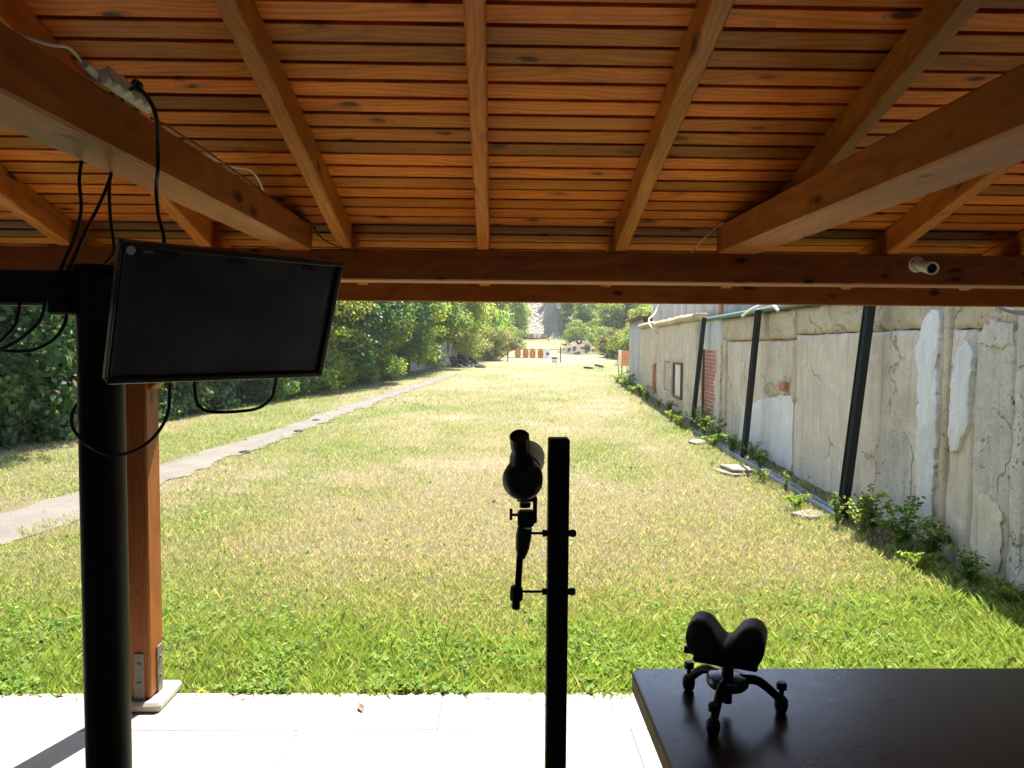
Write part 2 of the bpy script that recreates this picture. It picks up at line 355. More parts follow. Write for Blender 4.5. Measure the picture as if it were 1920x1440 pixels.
def m_ground():
    t = NT('lawn_ground'); a = t.n('ShaderNodeAttribute'); a.attribute_name = 'tint'; p = t.coord()
    f = t.noise(p, 24, 6, .75); g = t.noise(p, 110, 4, .7); m = t.noise(p, 3.5, 5, .65)
    hs = t.n('ShaderNodeHueSaturation'); t.l(a.outputs['Color'], hs.inputs['Color'])
    t.l(t.math('ADD', t.math('MULTIPLY', f, .9), t.math('ADD', t.math('MULTIPLY', g, .5), .28)), hs.inputs['Value'])
    t.l(t.math('ADD', .47, t.math('MULTIPLY', m, .06)), hs.inputs['Hue'])
    t.bsdf(hs.outputs[0], .95, .1, 0, t.bump(t.math('ADD', f, g), .9, .03)); return t.m
M['ground'] = m_ground()
def m_path():
    t = NT('worn_path'); p = t.coord(); f = t.noise(p, 40, 5, .7); b = t.noise(p, 1.6, 5, .6); s = t.noise(p, 9, 5, .7)
    c = t.mix(t.ramp(b, [(.35, 0), (.7, 1)]), (.125, .110, .092), (.165, .147, .124)); c = t.mix(t.math('MULTIPLY', t.ramp(s, [(.58, 0), (.74, 1)]), .6), c, (.16, .125, .07))
    c = t.mix(t.math('MULTIPLY', t.ramp(f, [(.28, 1), (.42, 0)]), .5), c, (.11, .095, .075)); t.bsdf(c, .9, .2, 0, t.bump(f, .5, .01)); return t.m
M['path'] = m_path()
def m_scree():
    t = NT('scree_rock'); p = t.coord(); f = t.noise(p, 2.2, 7, .75, .3); b = t.noise(p, .35, 4, .6); d, _ = t.voro(p, 1.6)
    c = t.mix(t.ramp(b, [(.35, 0), (.7, 1)]), (.32, .28, .22), (.42, .375, .31)); c = t.mix(t.math('MULTIPLY', t.ramp(f, [(.3, 1), (.5, 0)]), .6), c, (.27, .23, .19))
    t.bsdf(c, .95, .1, 0, t.bump(t.math('ADD', f, d), .9, .5)); return t.m
M['scree'] = m_scree()
#@@SETTING
# ------------------------------------------------------------------ the setting: terrain, path, slab
TY = [-30, 12, 25, 50, 60, 75, 90, 100, 104, 110, 125, 150, 200]
TZ = [-.05, -.05, .06, .58, .66, .95, 1.9, 2.45, 2.8, 6.0, 16, 30, 45]
def wallX(Y): return 3.25+.075*Y
def fenceX(Y): return np.interp(Y, [0, 10, 26, 45, 60], [-11.0, -9.7, -6.9, -2.9, .2])
def terrain(X, Y):
    z = np.interp(Y, TY, TZ)
    z = z + .02*(fbm(np.asarray(X)*.9, np.asarray(Y)*.9, 3)-.5)*sstep(3.6, 6, Y)*2
    z = z + .75*np.exp(-(((X-2.6)/3.2)**2+((Y-56.5)/1.8)**2)) + .2*(fbm(X*.25, Y*.25, 9)-.5)*sstep(45, 70, Y)*2
    z = z + sstep(50, 95, Y)*sstep(10, 30, np.abs(X-4))*3.0*1.2
    z = z + .10*sstep(.9, .0, np.abs(X-wallX(Y)+.1))*sstep(4, 5, Y)*sstep(40, 30, Y)*fbm(X*3, Y*3, 5)
    return z
def greenness(X, Y):
    n = fbm(X*.55, Y*.4, 21, 4); n2 = fbm(X*2.3, Y*1.7, 31, 3)
    near = 1-sstep(3.9, 6.2, Y+3.4*(n-.5)+1.6*(n2-.5))
    wallside = sstep(1.6, .2, wallX(Y)-X+1.2*(n2-.5))
    left = .25*sstep(-1.0, -3.0, X)*sstep(4, 6, Y)
    g = .03+1.45*(n-.44)+.65*(n2-.5)+.66*near+.45*wallside+left+.16*sstep(9, 22, Y)
    return np.clip(g, 0, 1)
DRY = np.array((.33, .275, .15)); GRN = np.array((.17, .25, .05)); TAN = np.array((.38, .315, .21)); SOIL = np.array((.30, .22, .13))
def ground_col(X, Y):
    g = greenness(X, Y)[..., None]; n = fbm(X*1.3, Y*1.1, 77, 4)[..., None]
    dry = DRY*(1-sstep(.5, .75, n))+TAN*sstep(.5, .75, n)
    c = dry*(1-.75*g)+GRN*.8*g*.75
    c = c*(.64+.14*sstep(5, 16, Y)[..., None])      # ground darker towards the slab, for contrast between the blades
    pale = np.array((.30, .255, .16)); far = sstep(44, 52, Y)[..., None]*sstep(70, 60, Y)[..., None]
    c = c*(1-.6*far)+pale*.6*far
    hill = sstep(92, 103, Y)[..., None]; c = c*(1-hill)+np.array((.10, .12, .04))*hill
    shade = sstep(.55, .1, np.abs(wallX(Y)-X-.12))[..., None]*sstep(30, 20, Y)[..., None]   # bare earth under the wall, its colour darkened for the shade there
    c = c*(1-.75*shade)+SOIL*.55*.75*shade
    bed = sstep(-.6, 1.0, fenceX(Y)-X+1.6)[..., None]; c = c*(1-.6*bed)+np.array((.09, .08, .045))*.6*bed
    return c
xs = np.concatenate([np.linspace(-140, -16, 25)[:-1], np.linspace(-16, -6, 50)[:-1], np.linspace(-6, 6, 150)[:-1], np.linspace(6, 22, 60)[:-1], np.linspace(22, 140, 25)])
ys = np.concatenate([np.linspace(-30, 3.5, 12)[:-1], np.linspace(3.5, 14, 130)[:-1], np.linspace(14, 60, 140)[:-1], np.linspace(60, 125, 90)[:-1], np.linspace(125, 200, 14)])
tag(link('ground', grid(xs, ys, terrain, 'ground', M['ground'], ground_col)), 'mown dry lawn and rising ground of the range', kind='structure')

# worn path, following the ground
PC = [(-5.3, 3.0, .46), (-4.9, 5.5, .45), (-4.62, 7.3, .44), (-4.42, 10, .40), (-4.2, 13.6, .36), (-3.92, 18, .33), (-3.62, 23, .31), (-3.05, 28, .30), (-2.35, 33, .26), (-1.9, 36, .05)]
def path_at(Y):
    a = np.array(PC); return np.interp(Y, a[:, 1], a[:, 0]), np.interp(Y, a[:, 1], a[:, 2])
py = np.linspace(3, 36, 400); V = []; F = []; K = 7
for i, y in enumerate(py):
    c, h = path_at(y)
    nl = .45*(fbm(y*.9, 1.0, 41, 4)-.5)+.22*(fbm(y*4, 1.0, 42, 3)-.5); nr = .4*(fbm(y*.8, 7.0, 43, 4)-.5)+.22*(fbm(y*4, 9.0, 44, 3)-.5)
    for k in range(K):
        u = k/(K-1); x = (c-h+nl)*(1-u)+(c+h+nr)*u; V.append((x, y, float(terrain(np.array(x), np.array(y)))+.012+.008*math.sin(u*math.pi)))
for i in range(len(py)-1):
    for k in range(K-1): F.append((i*K+k, i*K+k+1, (i+1)*K+k+1, (i+1)*K+k))
tag(link('path', npmesh('path', V, F, M['path'], None, True)), 'pale worn concrete path running along the left of the lawn', kind='structure')

# concrete floor in slabs with open joints
floor = tag(link('floor', None), 'pale concrete slab floor under the shelter', kind='structure')
MB().box((-.9, .4, -.13), (8.4, 6.3, .14), .01).obj('slab_bed', M['soil'], floor)
rows = [(3.233, 3.585, 1.55, .2), (2.02, 3.230, 1.48, -.62), (.80, 2.012, 1.5, .1), (-1.6, .792, 1.5, -.5)]
for y0, y1, w, off in rows:
    x = -5.0+off*.5
    while x < 3.1:
        x1 = min(x+w, 3.2); MB().box(((x+x1)/2, (y0+y1)/2, -.03+random.uniform(-.0015, .0)), (x1-x-.003, y1-y0, .06), .003).obj('slab', M['slab'], floor); x += w

# scree gully above the far targets
def scree_z(X, Y):
    t = (Y-103)/16.0
    z = np.interp(Y, TY, TZ)+.35
    cliff = np.exp(-((X-(7.8+.08*(Y-104)+1.6*(fbm(Y*.5, X*.3, 63, 3)-.5)))/1.2)**2)          # steep rock face in the right half of the gully
    z = z+cliff*(sstep(105.5, 107.5, Y)*4.6-.2)
    z = z+1.2*(fbm(X*.55, Y*.5, 61, 5)-.5)+.5*(fbm(X*1.9, Y*1.9, 62, 3)-.5)
    side = np.minimum(X-(2.6+.14*(Y-103)), (9.4+.05*(Y-103))-X); return np.where(side < .8, z-(.8-side)*1.2, z)
tag(link('scree_slope', grid(np.linspace(1.4, 11.5, 90), np.linspace(102.4, 122, 150), scree_z, 'scree_slope', M['scree'], None, False)), 'bare scree and rock face in the hillside behind the targets', kind='structure')
# spoil heap on the right
def mound_z(X, Y):
    r = np.hypot((X-8.3)/2.5, (Y-75)/2.3); h = np.clip(1-r, 0, 1)**.8*1.75
    return np.interp(Y, TY, TZ)-.12+h*(.85+.5*(fbm(X*1.3, Y*1.3, 71, 4)-.4))+.25*(fbm(X*3, Y*3, 72, 3)-.5)*(h > .05)
tag(link('dirt_mound', grid(np.linspace(5.6, 11, 60), np.linspace(72.5, 77.5, 50), mound_z, 'dirt_mound', M['soil'], None, False)), 'pale heap of dug soil on the right of the range', kind='structure')

# ------------------------------------------------------------------ wooden shelter
RA = R(15.78); tanA = math.tan(RA); cosA = math.cos(RA); sinA = math.sin(RA)
def under(Y): return 2.13-tanA*(Y-3.4)
sh = thing('wooden_shelter', 'open orange-brown wooden shelter with boarded ceiling, rafters and beams overhead', 'shelter', (0, 0, 0))
def timber(name, a, b, w, h, mat, parent, up=(0, 0, 1), ch=.006):
    """straight timber from a to b (centre line), local X is the grain; w sideways, h along up"""
    a = Vector(a); b = Vector(b); x = (b-a).normalized(); z = Vector(up); z = (z-x*z.dot(x)).normalized(); y = z.cross(x); L = (b-a).length; c = (a+b)/2
    me = MB().box((0, 0, 0), (L, w, h), ch).mesh(name, mat)
    return link(name, me, parent, Matrix(((x.x, y.x, z.x, c.x), (x.y, y.y, z.y, c.y), (x.z, y.z, z.z, c.z), (0, 0, 0, 1))))
nrm = Vector((0, sinA, cosA)); RX = [-.0615+.6225*k for k in range(-7, 6)]
DR = .115                                                         # rafter depth
for x in RX:
    yA, yB = -1.9, 3.86
    a = Vector((x, yA, under(yA)))+nrm*DR/2; b = Vector((x, yB, under(yB)))+nrm*DR/2
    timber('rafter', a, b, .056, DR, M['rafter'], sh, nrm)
# planks: rows down the slope, butted over rafters
pw, pitchp = .0745, .0885; first = 2.15-.0885*16
row = 0; s = first
while s < 4.10:
    Yc = (s+pitchp/2+.005)*cosA; zc = under(Yc)+(DR+.009)/cosA
    cut = RX[(row*5) % 9+2]; segs = [(-4.5, cut), (cut, 3.22)]
    if row % 3 == 0: c2 = RX[(row*7+4) % 5+5]; segs = [(-4.5, RX[2+row % 3]), (RX[2+row % 3], c2), (c2, 3.22)] if c2 > RX[2+row % 3] else segs
    for x0, x1 in segs:
        j = random.uniform(-.001, .001)
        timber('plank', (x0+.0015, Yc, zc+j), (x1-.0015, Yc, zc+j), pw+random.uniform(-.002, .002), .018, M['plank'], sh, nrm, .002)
    s += pitchp; row += 1
yA, yB = -1.95, 3.97
a = Vector((-.64, yA, under(yA)))+nrm*(DR+.035); b = Vector((-.64, yB, under(yB)))+nrm*(DR+.035)
timber('roof_deck', a, b, 7.76, .022, M['deck'], sh, nrm)
timber('header_beam', (-4.45, 3.48, 2.058), (3.2, 3.48, 2.058), .16, .138, M['beam'], sh)
timber('tie_beam', (-.9, -1.9, 2.178), (-.9, 3.425, 2.178), .135, .118, M['beam'], sh)
timber('tie_beam', (1.095, -1.9, 2.186), (1.095, 3.425, 2.186), .185, .125, M['beam'], sh)
timber('fascia_board', (-4.5, 3.915, 2.015), (3.22, 3.915, 2.015), .03, .185, M['beam'], sh)
timber('rear_beam', (-4.45, -1.75, 2.05), (3.2, -1.75, 2.05), .16, .138, M['beam'], sh)
def wood_post(x):
    p = timber('post', (x, 3.4985, .046), (x, 3.4985, 1.987), .112, .137, M['post_wood'], sh, (0, 1, 0), .008)
    return p
post = wood_post(-1.651)
for x in (3.02, -4.3): wood_post(x)
for x0, sx in ((-1.595, 1), (3.06, -1)):
    timber('knee_brace', (x0-sx*.03, 3.505, 1.52), (x0+sx*.45, 3.505, 2.0), .09, .11, M['beam'], sh)
# post foot: concrete pad and two bolted plates
b = MB().box((-1.68, 3.515, .02), (.29, .26, .045), .012); b.obj('post_pad', M['slab'], sh)
br = MB().box((-1.645, 3.4265, .15), (.046, .006, .225), .002).obj('bracket', M['zinc'], sh)
for z in (.12, .21): MB().lathe([(0, .009), (.006, .009), (.008, .006)], frame((0, -1, 0), None, (-1.645, 3.4235, z)), 8).obj('bolt', M['zinc'], br)
br = MB().box((-1.5915, 3.52, .155), (.006, .05, .225), .002).obj('bracket', M['zinc'], sh)
for z in (.12, .21): MB().lathe([(0, .009), (.006, .009), (.008, .006)], frame((1, 0, 0), None, (-1.5885, 3.52, z)), 8).obj('bolt', M['zinc'], br)
# dark boards added unseen behind the viewer to keep the interior dark
for k in range(19): MB().box((-.64, -1.9, .11+k*.185), (7.6, .03, .18), .004).obj('back_light_blocker', M['deck'], sh)
for x in (-4.47, 3.17):  # side walls added just out of view to cut light from the sides
    for k in range(19):
        z = .11+k*.185; y1 = min(3.3, 3.4-(z-2.13)/tanA-.05)
        if y1 > -1.8: MB().box((x, (-1.88+y1)/2, z), (.03, y1+1.88, .18), .004).obj('side_light_blocker', M['deck'], sh)

# ------------------------------------------------------------------ boundary wall on the right
WU = Vector((.0748, .9972, 0)); WN = Vector((-.9972, .0748, 0))
WM = Matrix(((WU.x, WN.x, 0, 3.25), (WU.y, WN.y, 0, 0), (0, 0, 1, 0), (0, 0, 0, 1)))     # local x along wall, y towards the lawn
bw = thing('boundary_wall', 'long weathered plaster and concrete wall along the right of the lawn', 'wall'); bw.matrix_world = WM
def rough_panel(name, s0, s1, z0, z1, y, mat, amp=.012, th=.14, parent=bw, res=.045, wob=0, seed=0, sc=2.5):
    """wall slab with an uneven front; edges wander by wob"""
    nx = max(3, int((s1-s0)/res)); nz = max(3, int((z1-z0)/res)); V = []; F = []
    U, W = np.meshgrid(np.linspace(0, 1, nx), np.linspace(0, 1, nz)); Sx = s0+(s1-s0)*U; Zz = z0+(z1-z0)*W
    eU = (np.abs(U-.5)*2)**70; eW = (np.abs(W-.5)*2)**70
    Sx = Sx+wob*3.2*(fbm(Zz*7, Zz*0+seed, 5+seed, 4)-.5)*np.abs(U-.5)*2; Zz = Zz+wob*3.2*(fbm(Sx*7, Sx*0+seed+3, 9+seed, 4)-.5)*np.abs(W-.5)*2
    D = y+amp*2*(fbm(Sx*sc, Zz*sc, 13+seed, 5)-.5)-np.maximum(eU, eW)*.012
    V = np.stack([Sx, D, Zz], -1).reshape(-1, 3); i = np.arange(nx*nz).reshape(nz, nx)
    F = list(np.stack([i[:-1, :-1], i[:-1, 1:], i[1:, 1:], i[1:, :-1]], -1).reshape(-1, 4)[:, ::-1])
    ring = list(i[0, :])+list(i[1:, -1])+list(i[-1, -2::-1])+list(i[-2:0:-1, 0]); n0 = len(V)
    back = V[ring].copy(); back[:, 1] = y-th; V = np.concatenate([V, back]); m = len(ring)
    for k in range(m): F.append((ring[k], ring[(k+1) % m], n0+(k+1) % m, n0+k))
    F = np.array(F); return link(name, npmesh(name, V, F, mat, None, False), parent)
def poly_patch(name, pts, y, th, mat, parent=bw, jag=.038, seed=0, amp=.008):
    """irregular plaster patch proud of the wall: outline with ragged edge, slightly domed"""
    P = []
    for k in range(len(pts)):
        a = np.array(pts[k]); b = np.array(pts[(k+1) % len(pts)]); n = max(2, int(np.linalg.norm(b-a)/.025))
        for j in range(n):
            q = a+(b-a)*j/n; P.append(q+jag*(np.array([fbm(q[1]*9, q[0]*9, 3+seed), fbm(q[0]*9, q[1]*9, 8+seed)])-.5)*2+.5*jag*(np.array([vnoise(q[1]*34, q[0]*34, 4+seed), vnoise(q[0]*34, q[1]*34, 6+seed)])-.5)*2)
    P = np.array(P); c = P.mean(0); n = len(P); b = MB(); V = []
    rings = [(1.0, -.03), (1.0, th*.75), (.97, th), (.6, th), (.3, th)]
    for sc, d in rings:
        for p in P:
            q = c+(p-c)*sc; V.append((q[0], y+d+(amp*2*(float(fbm(q[0]*5, q[1]*5, 15+seed))-.5) if d > 0 else 0), q[1]))
    V.append((c[0], y+th, c[1])); F = []
    for r in range(len(rings)-1):
        for k in range(n): F.append((r*n+k, r*n+(k+1) % n, (r+1)*n+(k+1) % n, (r+1)*n+k))
    r = (len(rings)-1)*n
    for k in range(n): F.append((r+k, r+(k+1) % n, len(V)-1))
    return b.add(V, F).obj(name, mat, parent, 60)
G0 = -.15
rough_panel('wall_panel', 2.6, 5.16, G0, 1.93, .02, M['wall2'], .02, seed=1, wob=.012)
rough_panel('wall_panel', 5.170, 5.672, G0, 1.82, .010, M['wall2'], .026, seed=2, wob=.014)
poly_patch('grey_patch', [(5.24, .1), (5.22, .52), (5.4, .62), (5.58, .55), (5.62, .2), (5.5, .05)], .012, .010, M['wall'], seed=3)
rough_panel('wall_panel', 5.682, 6.042, G0, 1.85, .0, M['wall'], .014, seed=4, wob=.01)
rough_panel('plaster_strip', 6.052, 6.158, G0, 2.28, .012, M['rubble'], .014, seed=5, wob=.012)
rough_panel('wall_panel', 6.17, 9.93, G0, 1.86, .0, M['wall'], .01, seed=6, wob=.01)
rough_panel('wall_panel', 9.97, 14.28, G0, 1.80, -.03, M['wall'], .012, seed=7, wob=.012)
rough_panel('rubble_band', 2.6, 6.03, 1.86, 2.28, -.01, M['rubble'], .035, seed=8, sc=6, wob=.015)
rough_panel('rubble_band', 6.17, 9.95, 1.88, 2.22, -.01, M['rubble'], .04, seed=9, sc=6, wob=.015)
rough_panel('rubble_band', 9.99, 14.28, 1.82, 2.22, .0, M['rubble'], .025, seed=10, sc=5, wob=.01)
rough_panel('plaster_strip', 9.86, 10.06, .95, 1.80, .012, M['rubble'], .02, seed=11, wob=.025)
rough_panel('plaster_strip', 13.9, 14.3, G0, 1.84, .012, M['rubble'], .014, seed=12, wob=.01)
rough_panel('wall_core', 2.5, 16.4, G0, 2.15, -.10, M['mortar'], .005, .1, seed=13, res=.4)
poly_patch('lime_patch', [(6.20, .22), (6.46, .22), (6.50, .8), (6.52, 1.5), (6.56, 1.66), (6.60, 1.74), (6.50, 1.86), (6.42, 1.98), (6.22, 2.04), (6.17, 1.9), (6.2, 1.6), (6.17, 1.0)], .012, .016, M['patch'], seed=1)
poly_patch('lime_patch', [(5.70, 1.10), (5.69, 1.60), (5.76, 1.74), (5.86, 1.72), (5.96, 1.62), (5.98, 1.1), (5.95, .86), (5.84, .90), (5.76, 1.0)], .012, .018, M['patch'], seed=2)
poly_patch('lime_patch', [(9.99, .02), (9.99, 1.08), (10.3, 1.02), (10.9, .98), (11.5, .90), (12.05, .78), (12.6, .68), (12.9, .05)], -.02, .02, M['patch'], seed=3, jag=.035)
poly_patch('grey_patch', [(6.6, .3), (6.62, .75), (6.78, .92), (7.05, .92), (7.2, .7), (7.2, .3), (6.9, .15)], .002, .012, M['wall2'], seed=4)
poly_patch('grey_patch', [(5.2, 1.72), (5.62, 1.74), (5.55, 1.9), (5.2, 1.88)], .012, .008, M['wall2'], seed=5)
poly_patch('broken_plaster', [(10.05, 1.06), (11.3, .98), (11.45, 1.05), (11.3, 1.2), (10.9, 1.12), (10.5, 1.3), (10.2, 1.25)], -.012, .006, M['rubble'], seed=6, jag=.05)
# brick showing through broken plaster
MB().box((10.28, .03, 1.16), (.22, .09, .13), .012).obj('brick', M['brick'], bw)
# brick pier with real courses
rough_panel('pier_core', 14.3, 16.3, G0, 2.3, .02, M['mortar_pale'], .003, .1, seed=14, res=.3)
bricks = [MB().box((0, 0, 0), (.235, .10, .066), .007).mesh('brick', M['brick']), MB().box((0, 0, 0), (.112, .10, .066), .007).mesh('brick', M['brick'])]
for c in range(21):
    z = .03+c*.0785; x = 14.44-(.06 if c % 2 else 0)
    if z > 1.66: break
    while x < 16.22:
        h = (c % 2 == 0 and random.random() < .3); L = .112 if h else .235
        link('brick', bricks[1 if h else 0], bw, Matrix.Translation((x+L/2, -.02+random.uniform(-.01, .006), z)) @ Matrix.Rotation(random.uniform(-.02, .02), 4, 'Y')); x += L+.012
MB().box((15.75, .05, .8), (.05, .04, 1.7), .006).obj('conduit', M['rust'], bw)
rough_panel('white_board', 14.45, 15.75, 1.70, 2.27, .015, M['patch'], .004, .05, seed=15)
poly_patch('plaster_flake', [(14.2, -.1), (14.2, 1.75), (14.55, 1.72), (14.5, 1.3), (14.75, 1.0), (14.55, .7), (14.8, .3), (14.6, -.1)], .03, .015, M['wall'], seed=9, jag=.07)
poly_patch('plaster_flake', [(16.0, -.1), (15.9, .4), (16.1, .9), (15.95, 1.4), (16.1, 1.8), (16.45, 1.8), (16.45, -.1)], .03, .015, M['wall'], seed=10, jag=.07)
# far panels: coping, boarded window openings
rough_panel('wall_panel', 16.4, 22.4, G0, 2.28, .10, M['wall'], .012, .2, seed=16, wob=.01)
rough_panel('wall_panel', 22.9, 27.5, G0, 2.34, .02, M['wall'], .012, .2, seed=17, wob=.01)
rough_panel('wall_pier', 22.42, 22.88, G0, 2.36, .06, M['rubble'], .03, .2, seed=18, sc=5, wob=.02)
rough_panel('coping', 16.35, 22.9, 2.29, 2.43, .18, M['rubble'], .03, .34, seed=19, sc=5, wob=.02)
rough_panel('coping', 22.92, 27.6, 2.36, 2.48, .12, M['rubble'], .03, .34, seed=20, sc=5, wob=.02)
for s0, s1, z0, z1, fm in ((19.45, 20.65, .5, 1.3, 'wall'), (17.95, 19.0, .45, 1.27, 'rust')):
    w = rough_panel('window', s0, s1, z0, z1, .118, M['patch' if fm == 'rust' else 'wall2'], .003, .02, seed=int(s0))
    for (c, d) in (((s0-.02, (z0+z1)/2), (.04, z1-z0+.05)), ((s1+.02, (z0+z1)/2), (.03, z1-z0+.05)), (((s0+s1)/2, z1+.02), (s1-s0, .03)), (((s0+s1)/2, z0-.02), (s1-s0, .03))):
        MB().box((c[0], .135, c[1]), (d[0], .05, d[1]), .006).obj('window_frame', M[fm], w)
for c in range(11):
    link('brick', bricks[0], bw, Matrix.Translation((23.2+(.12 if c % 2 else 0), .035, .35+c*.0785)))
    link('brick', bricks[0], bw, Matrix.Translation((23.45+(.12 if c % 2 else 0), .035, .35+c*.0785)))
rough_panel('green_flashing', 2.6, 15.95, 2.235, 2.30, .10, M['flash'], .002, .30, seed=21, res=.6)

ub = thing('warehouse', 'pale upper storey of a building rising behind the boundary wall', 'building'); ub.matrix_world = WM
s = 2.6; k = 0
while s < 26.9:
    rough_panel('cladding_panel', s, s+1.18, 2.2, 3.9, -.42+.004*(k % 2), M['upper'], .003, .12, ub, seed=30+k, res=.3); s += 1.2; k += 1
rough_panel('roof_edge', 2.4, 27.2, 3.92, 4.02, -.38, M['galv'], .002, 5.0, ub, res=1.2)
rough_panel('brick_pilaster', 16.1, 16.35, 2.3, 3.9, -.36, M['brick'], .006, .1, ub, seed=61)
shed = thing('tin_shed', 'white sheet-metal shed standing past the far end of the wall', 'shed'); shed.matrix_world = WM
s = 27.75
while s < 32.2:
    rough_panel('wall_sheet', s, s+.43, -.1, 2.72, -.05+random.uniform(-.01, .01), M['shed'], .003, .06, shed, seed=int(s*10), res=.4); s += .445
MB().box((32.2, -1.2, 1.3), (.05, 2.3, 2.8), .006).obj('wall_sheet', M['shed'], shed)
rough_panel('roof', 27.65, 32.4, 2.74, 2.82, .14, M['rust'], .012, 2.6, shed, seed=71)

# ------------------------------------------------------------------ concrete slab fence on the left
fe = thing('concrete_fence', 'low fence of grey upright concrete slabs behind the hedge on the left', 'fence')
pm = [rough_panel('fence_slab', -.2, .2, -.3, 1.28+.05*k, 0, M['fence'], .012, .07, None, seed=80+k, wob=.008).data for k in range(4)]
for o in [o for o in bpy.data.objects if o.parent is None and o.name.startswith('fence_slab')]: bpy.data.objects.remove(o)
Y = 9.0; k = 0
while Y < 47:
    x = float(fenceX(Y)); x2 = float(fenceX(Y+.4)); an = math.atan2(.4, x2-x)
    link('fence_slab', pm[k % 4], fe, Matrix.Translation((x, Y, float(terrain(np.array(x), np.array(Y))))) @ Matrix.Rotation(an+math.pi, 4, 'Z') @ Matrix.Rotation(random.gauss(0, .02), 4, 'Y') @ Matrix.Rotation(random.gauss(0, .03), 4, 'X'))
    Y += .42*math.sin(an); k += 1
# ------------------------------------------------------------------ foliage
def leaf_cloud(name, centers, radii, n, size, cols, flat=.5, out=None, squash=.8, aspect=.6, seed=0, cvar=.25):
    """n rhombic leaves scattered in clumps; cols = list of base colours"""
    rg = np.random.default_rng(seed); C = np.asarray(centers, float); Rr = np.asarray(radii, float)
    w = Rr**2; k = rg.choice(len(C), n, p=w/w.sum())
    d = rg.normal(size=(n, 3)); d /= np.linalg.norm(d, axis=1)[:, None]; rad = rg.random(n)**.45
    P = C[k]+d*(Rr[k]*rad)[:, None]*np.array((1, 1, squash))
    nr = d*(1-flat)+rg.normal(size=(n, 3))*.55+np.array((0, 0, flat)); nr /= np.linalg.norm(nr, axis=1)[:, None]
    if out is not None: nr = nr+np.asarray(out)*.6; nr /= np.linalg.norm(nr, axis=1)[:, None]
    t = np.cross(nr, rg.normal(size=(n, 3))); t /= np.linalg.norm(t, axis=1)[:, None]+1e-9; b = np.cross(nr, t)
    s = size*(.55+.8*rg.random(n))[:, None]
    v0 = P-t*s*.5; v2 = P+t*s*.5-nr*s*.12; v1 = P+b*s*.5*aspect+nr*s*.07; v3 = P-b*s*.5*aspect+nr*s*.07
    V = np.stack([v0, v1, v2, v3], 1).reshape(-1, 3); F = np.arange(4*n).reshape(n, 4)
    cc = np.asarray(cols)[rg.integers(0, len(cols), len(C))][k]*(1+cvar*rg.normal(size=n)).clip(.45, 1.8)[:, None]
    dead = rg.random(n) < .012; cc[dead] = np.array((.22, .17, .05))
    return npmesh(name, V, F, M['leaf'], np.repeat(cc, 4, 0))
def tree_mesh(seed, H, rx, rz0, n, size, cols, clumps=60, flat=.35, cr=.75):
    """returns (trunk mesh, crown mesh); crown from height rz0 to H, radius rx"""
    rg = np.random.default_rng(seed); ctr = np.array((0, 0, (H+rz0)/2)); hz = (H-rz0)/2
    C = []; 
    while len(C) < clumps:
        p = rg.uniform(-1, 1, 3); r = np.linalg.norm(p)
        if r > 1 or (r < .45 and rg.random() < .7): continue
        wob = .75+.5*float(fbm(np.array(p[0]*2+seed), np.array(p[1]*2+p[2]*3), seed))
        C.append(ctr+p*np.array((rx, rx, hz))*wob)
    C = np.array(C); rad = cr*(.6+.8*rg.random(len(C)))
    crown = leaf_cloud('crown', C, rad, n, size, cols, flat, None, .8, .62, seed)
    b = MB(); top = Vector((rg.normal()*.2, rg.normal()*.2, H*.72)); r0 = .035*H*.6+.03
    stem = spline([(0, 0, -.3), (rg.normal()*.08, rg.normal()*.08, H*.2), (rg.normal()*.2, rg.normal()*.2, H*.45), top], 4)
    b.tube(stem, [r0*(1-.8*i/(len(stem)-1)) for i in range(len(stem))], 7)
    for k in rg.choice(len(C), min(12, len(C)), replace=False):
        e = Vector(C[k]); j = int(len(stem)*(.25+.5*rg.random())); a = stem[j]; m = (a+e)/2+Vector((0, 0, -.1))
        q = spline([a, m, e], 3); b.tube(q, [r0*.38*(1-.75*i/(len(q)-1)) for i in range(len(q))], 5)
    return b.mesh('trunk', M['bark'], 60), crown
GA = [(.11, .19, .05), (.14, .225, .06), (.085, .155, .045), (.185, .26, .065)]          # broadleaf green
GB = [(.20, .29, .065), (.25, .33, .08), (.16, .26, .055), (.30, .36, .10)]                # light yellow-green
GC = [(.07, .145, .06), (.09, .175, .07), (.055, .115, .05)]                             # dark bluish ivy
GD = [(.17, .19, .08), (.21, .21, .10), (.13, .16, .06)]                                 # pale dry scrub
def place(name, meshes, loc, rz, sc, label, cat, group):
    t = thing(name, label, cat, loc, rz, group); t.scale = sc
    link('trunk', meshes[0], t); link('crown', meshes[1], t); return t
TA = tree_mesh(101, 6.2, 2.0, .25, 21000, .15, GA, 75, .35, .75)
TB = tree_mesh(102, 6.0, 2.0, .2, 21000, .14, GB, 75, .3, .7)
TC = tree_mesh(103, 5.2, 1.9, .1, 26000, .13, GC, 80, .4, .75)
GF = [(.15, .23, .065), (.18, .26, .075), (.12, .20, .06), (.22, .29, .085)]
FA = tree_mesh(104, 8.5, 2.9, .2, 11000, .30, GF, 70, .35, 1.05)
FB = tree_mesh(105, 8.0, 2.7, .1, 11000, .28, GB, 70, .3, 1.0)
FD = tree_mesh(106, 3.0, 1.9, -.2, 7000, .19, GD, 45, .3, .7)
FG = tree_mesh(107, 3.2, 2.0, -.2, 7500, .2, [(.16, .24, .055), (.2, .27, .07), (.12, .20, .04)], 45, .3, .7)
gz = lambda x, y: float(terrain(np.array(float(x)), np.array(float(y))))
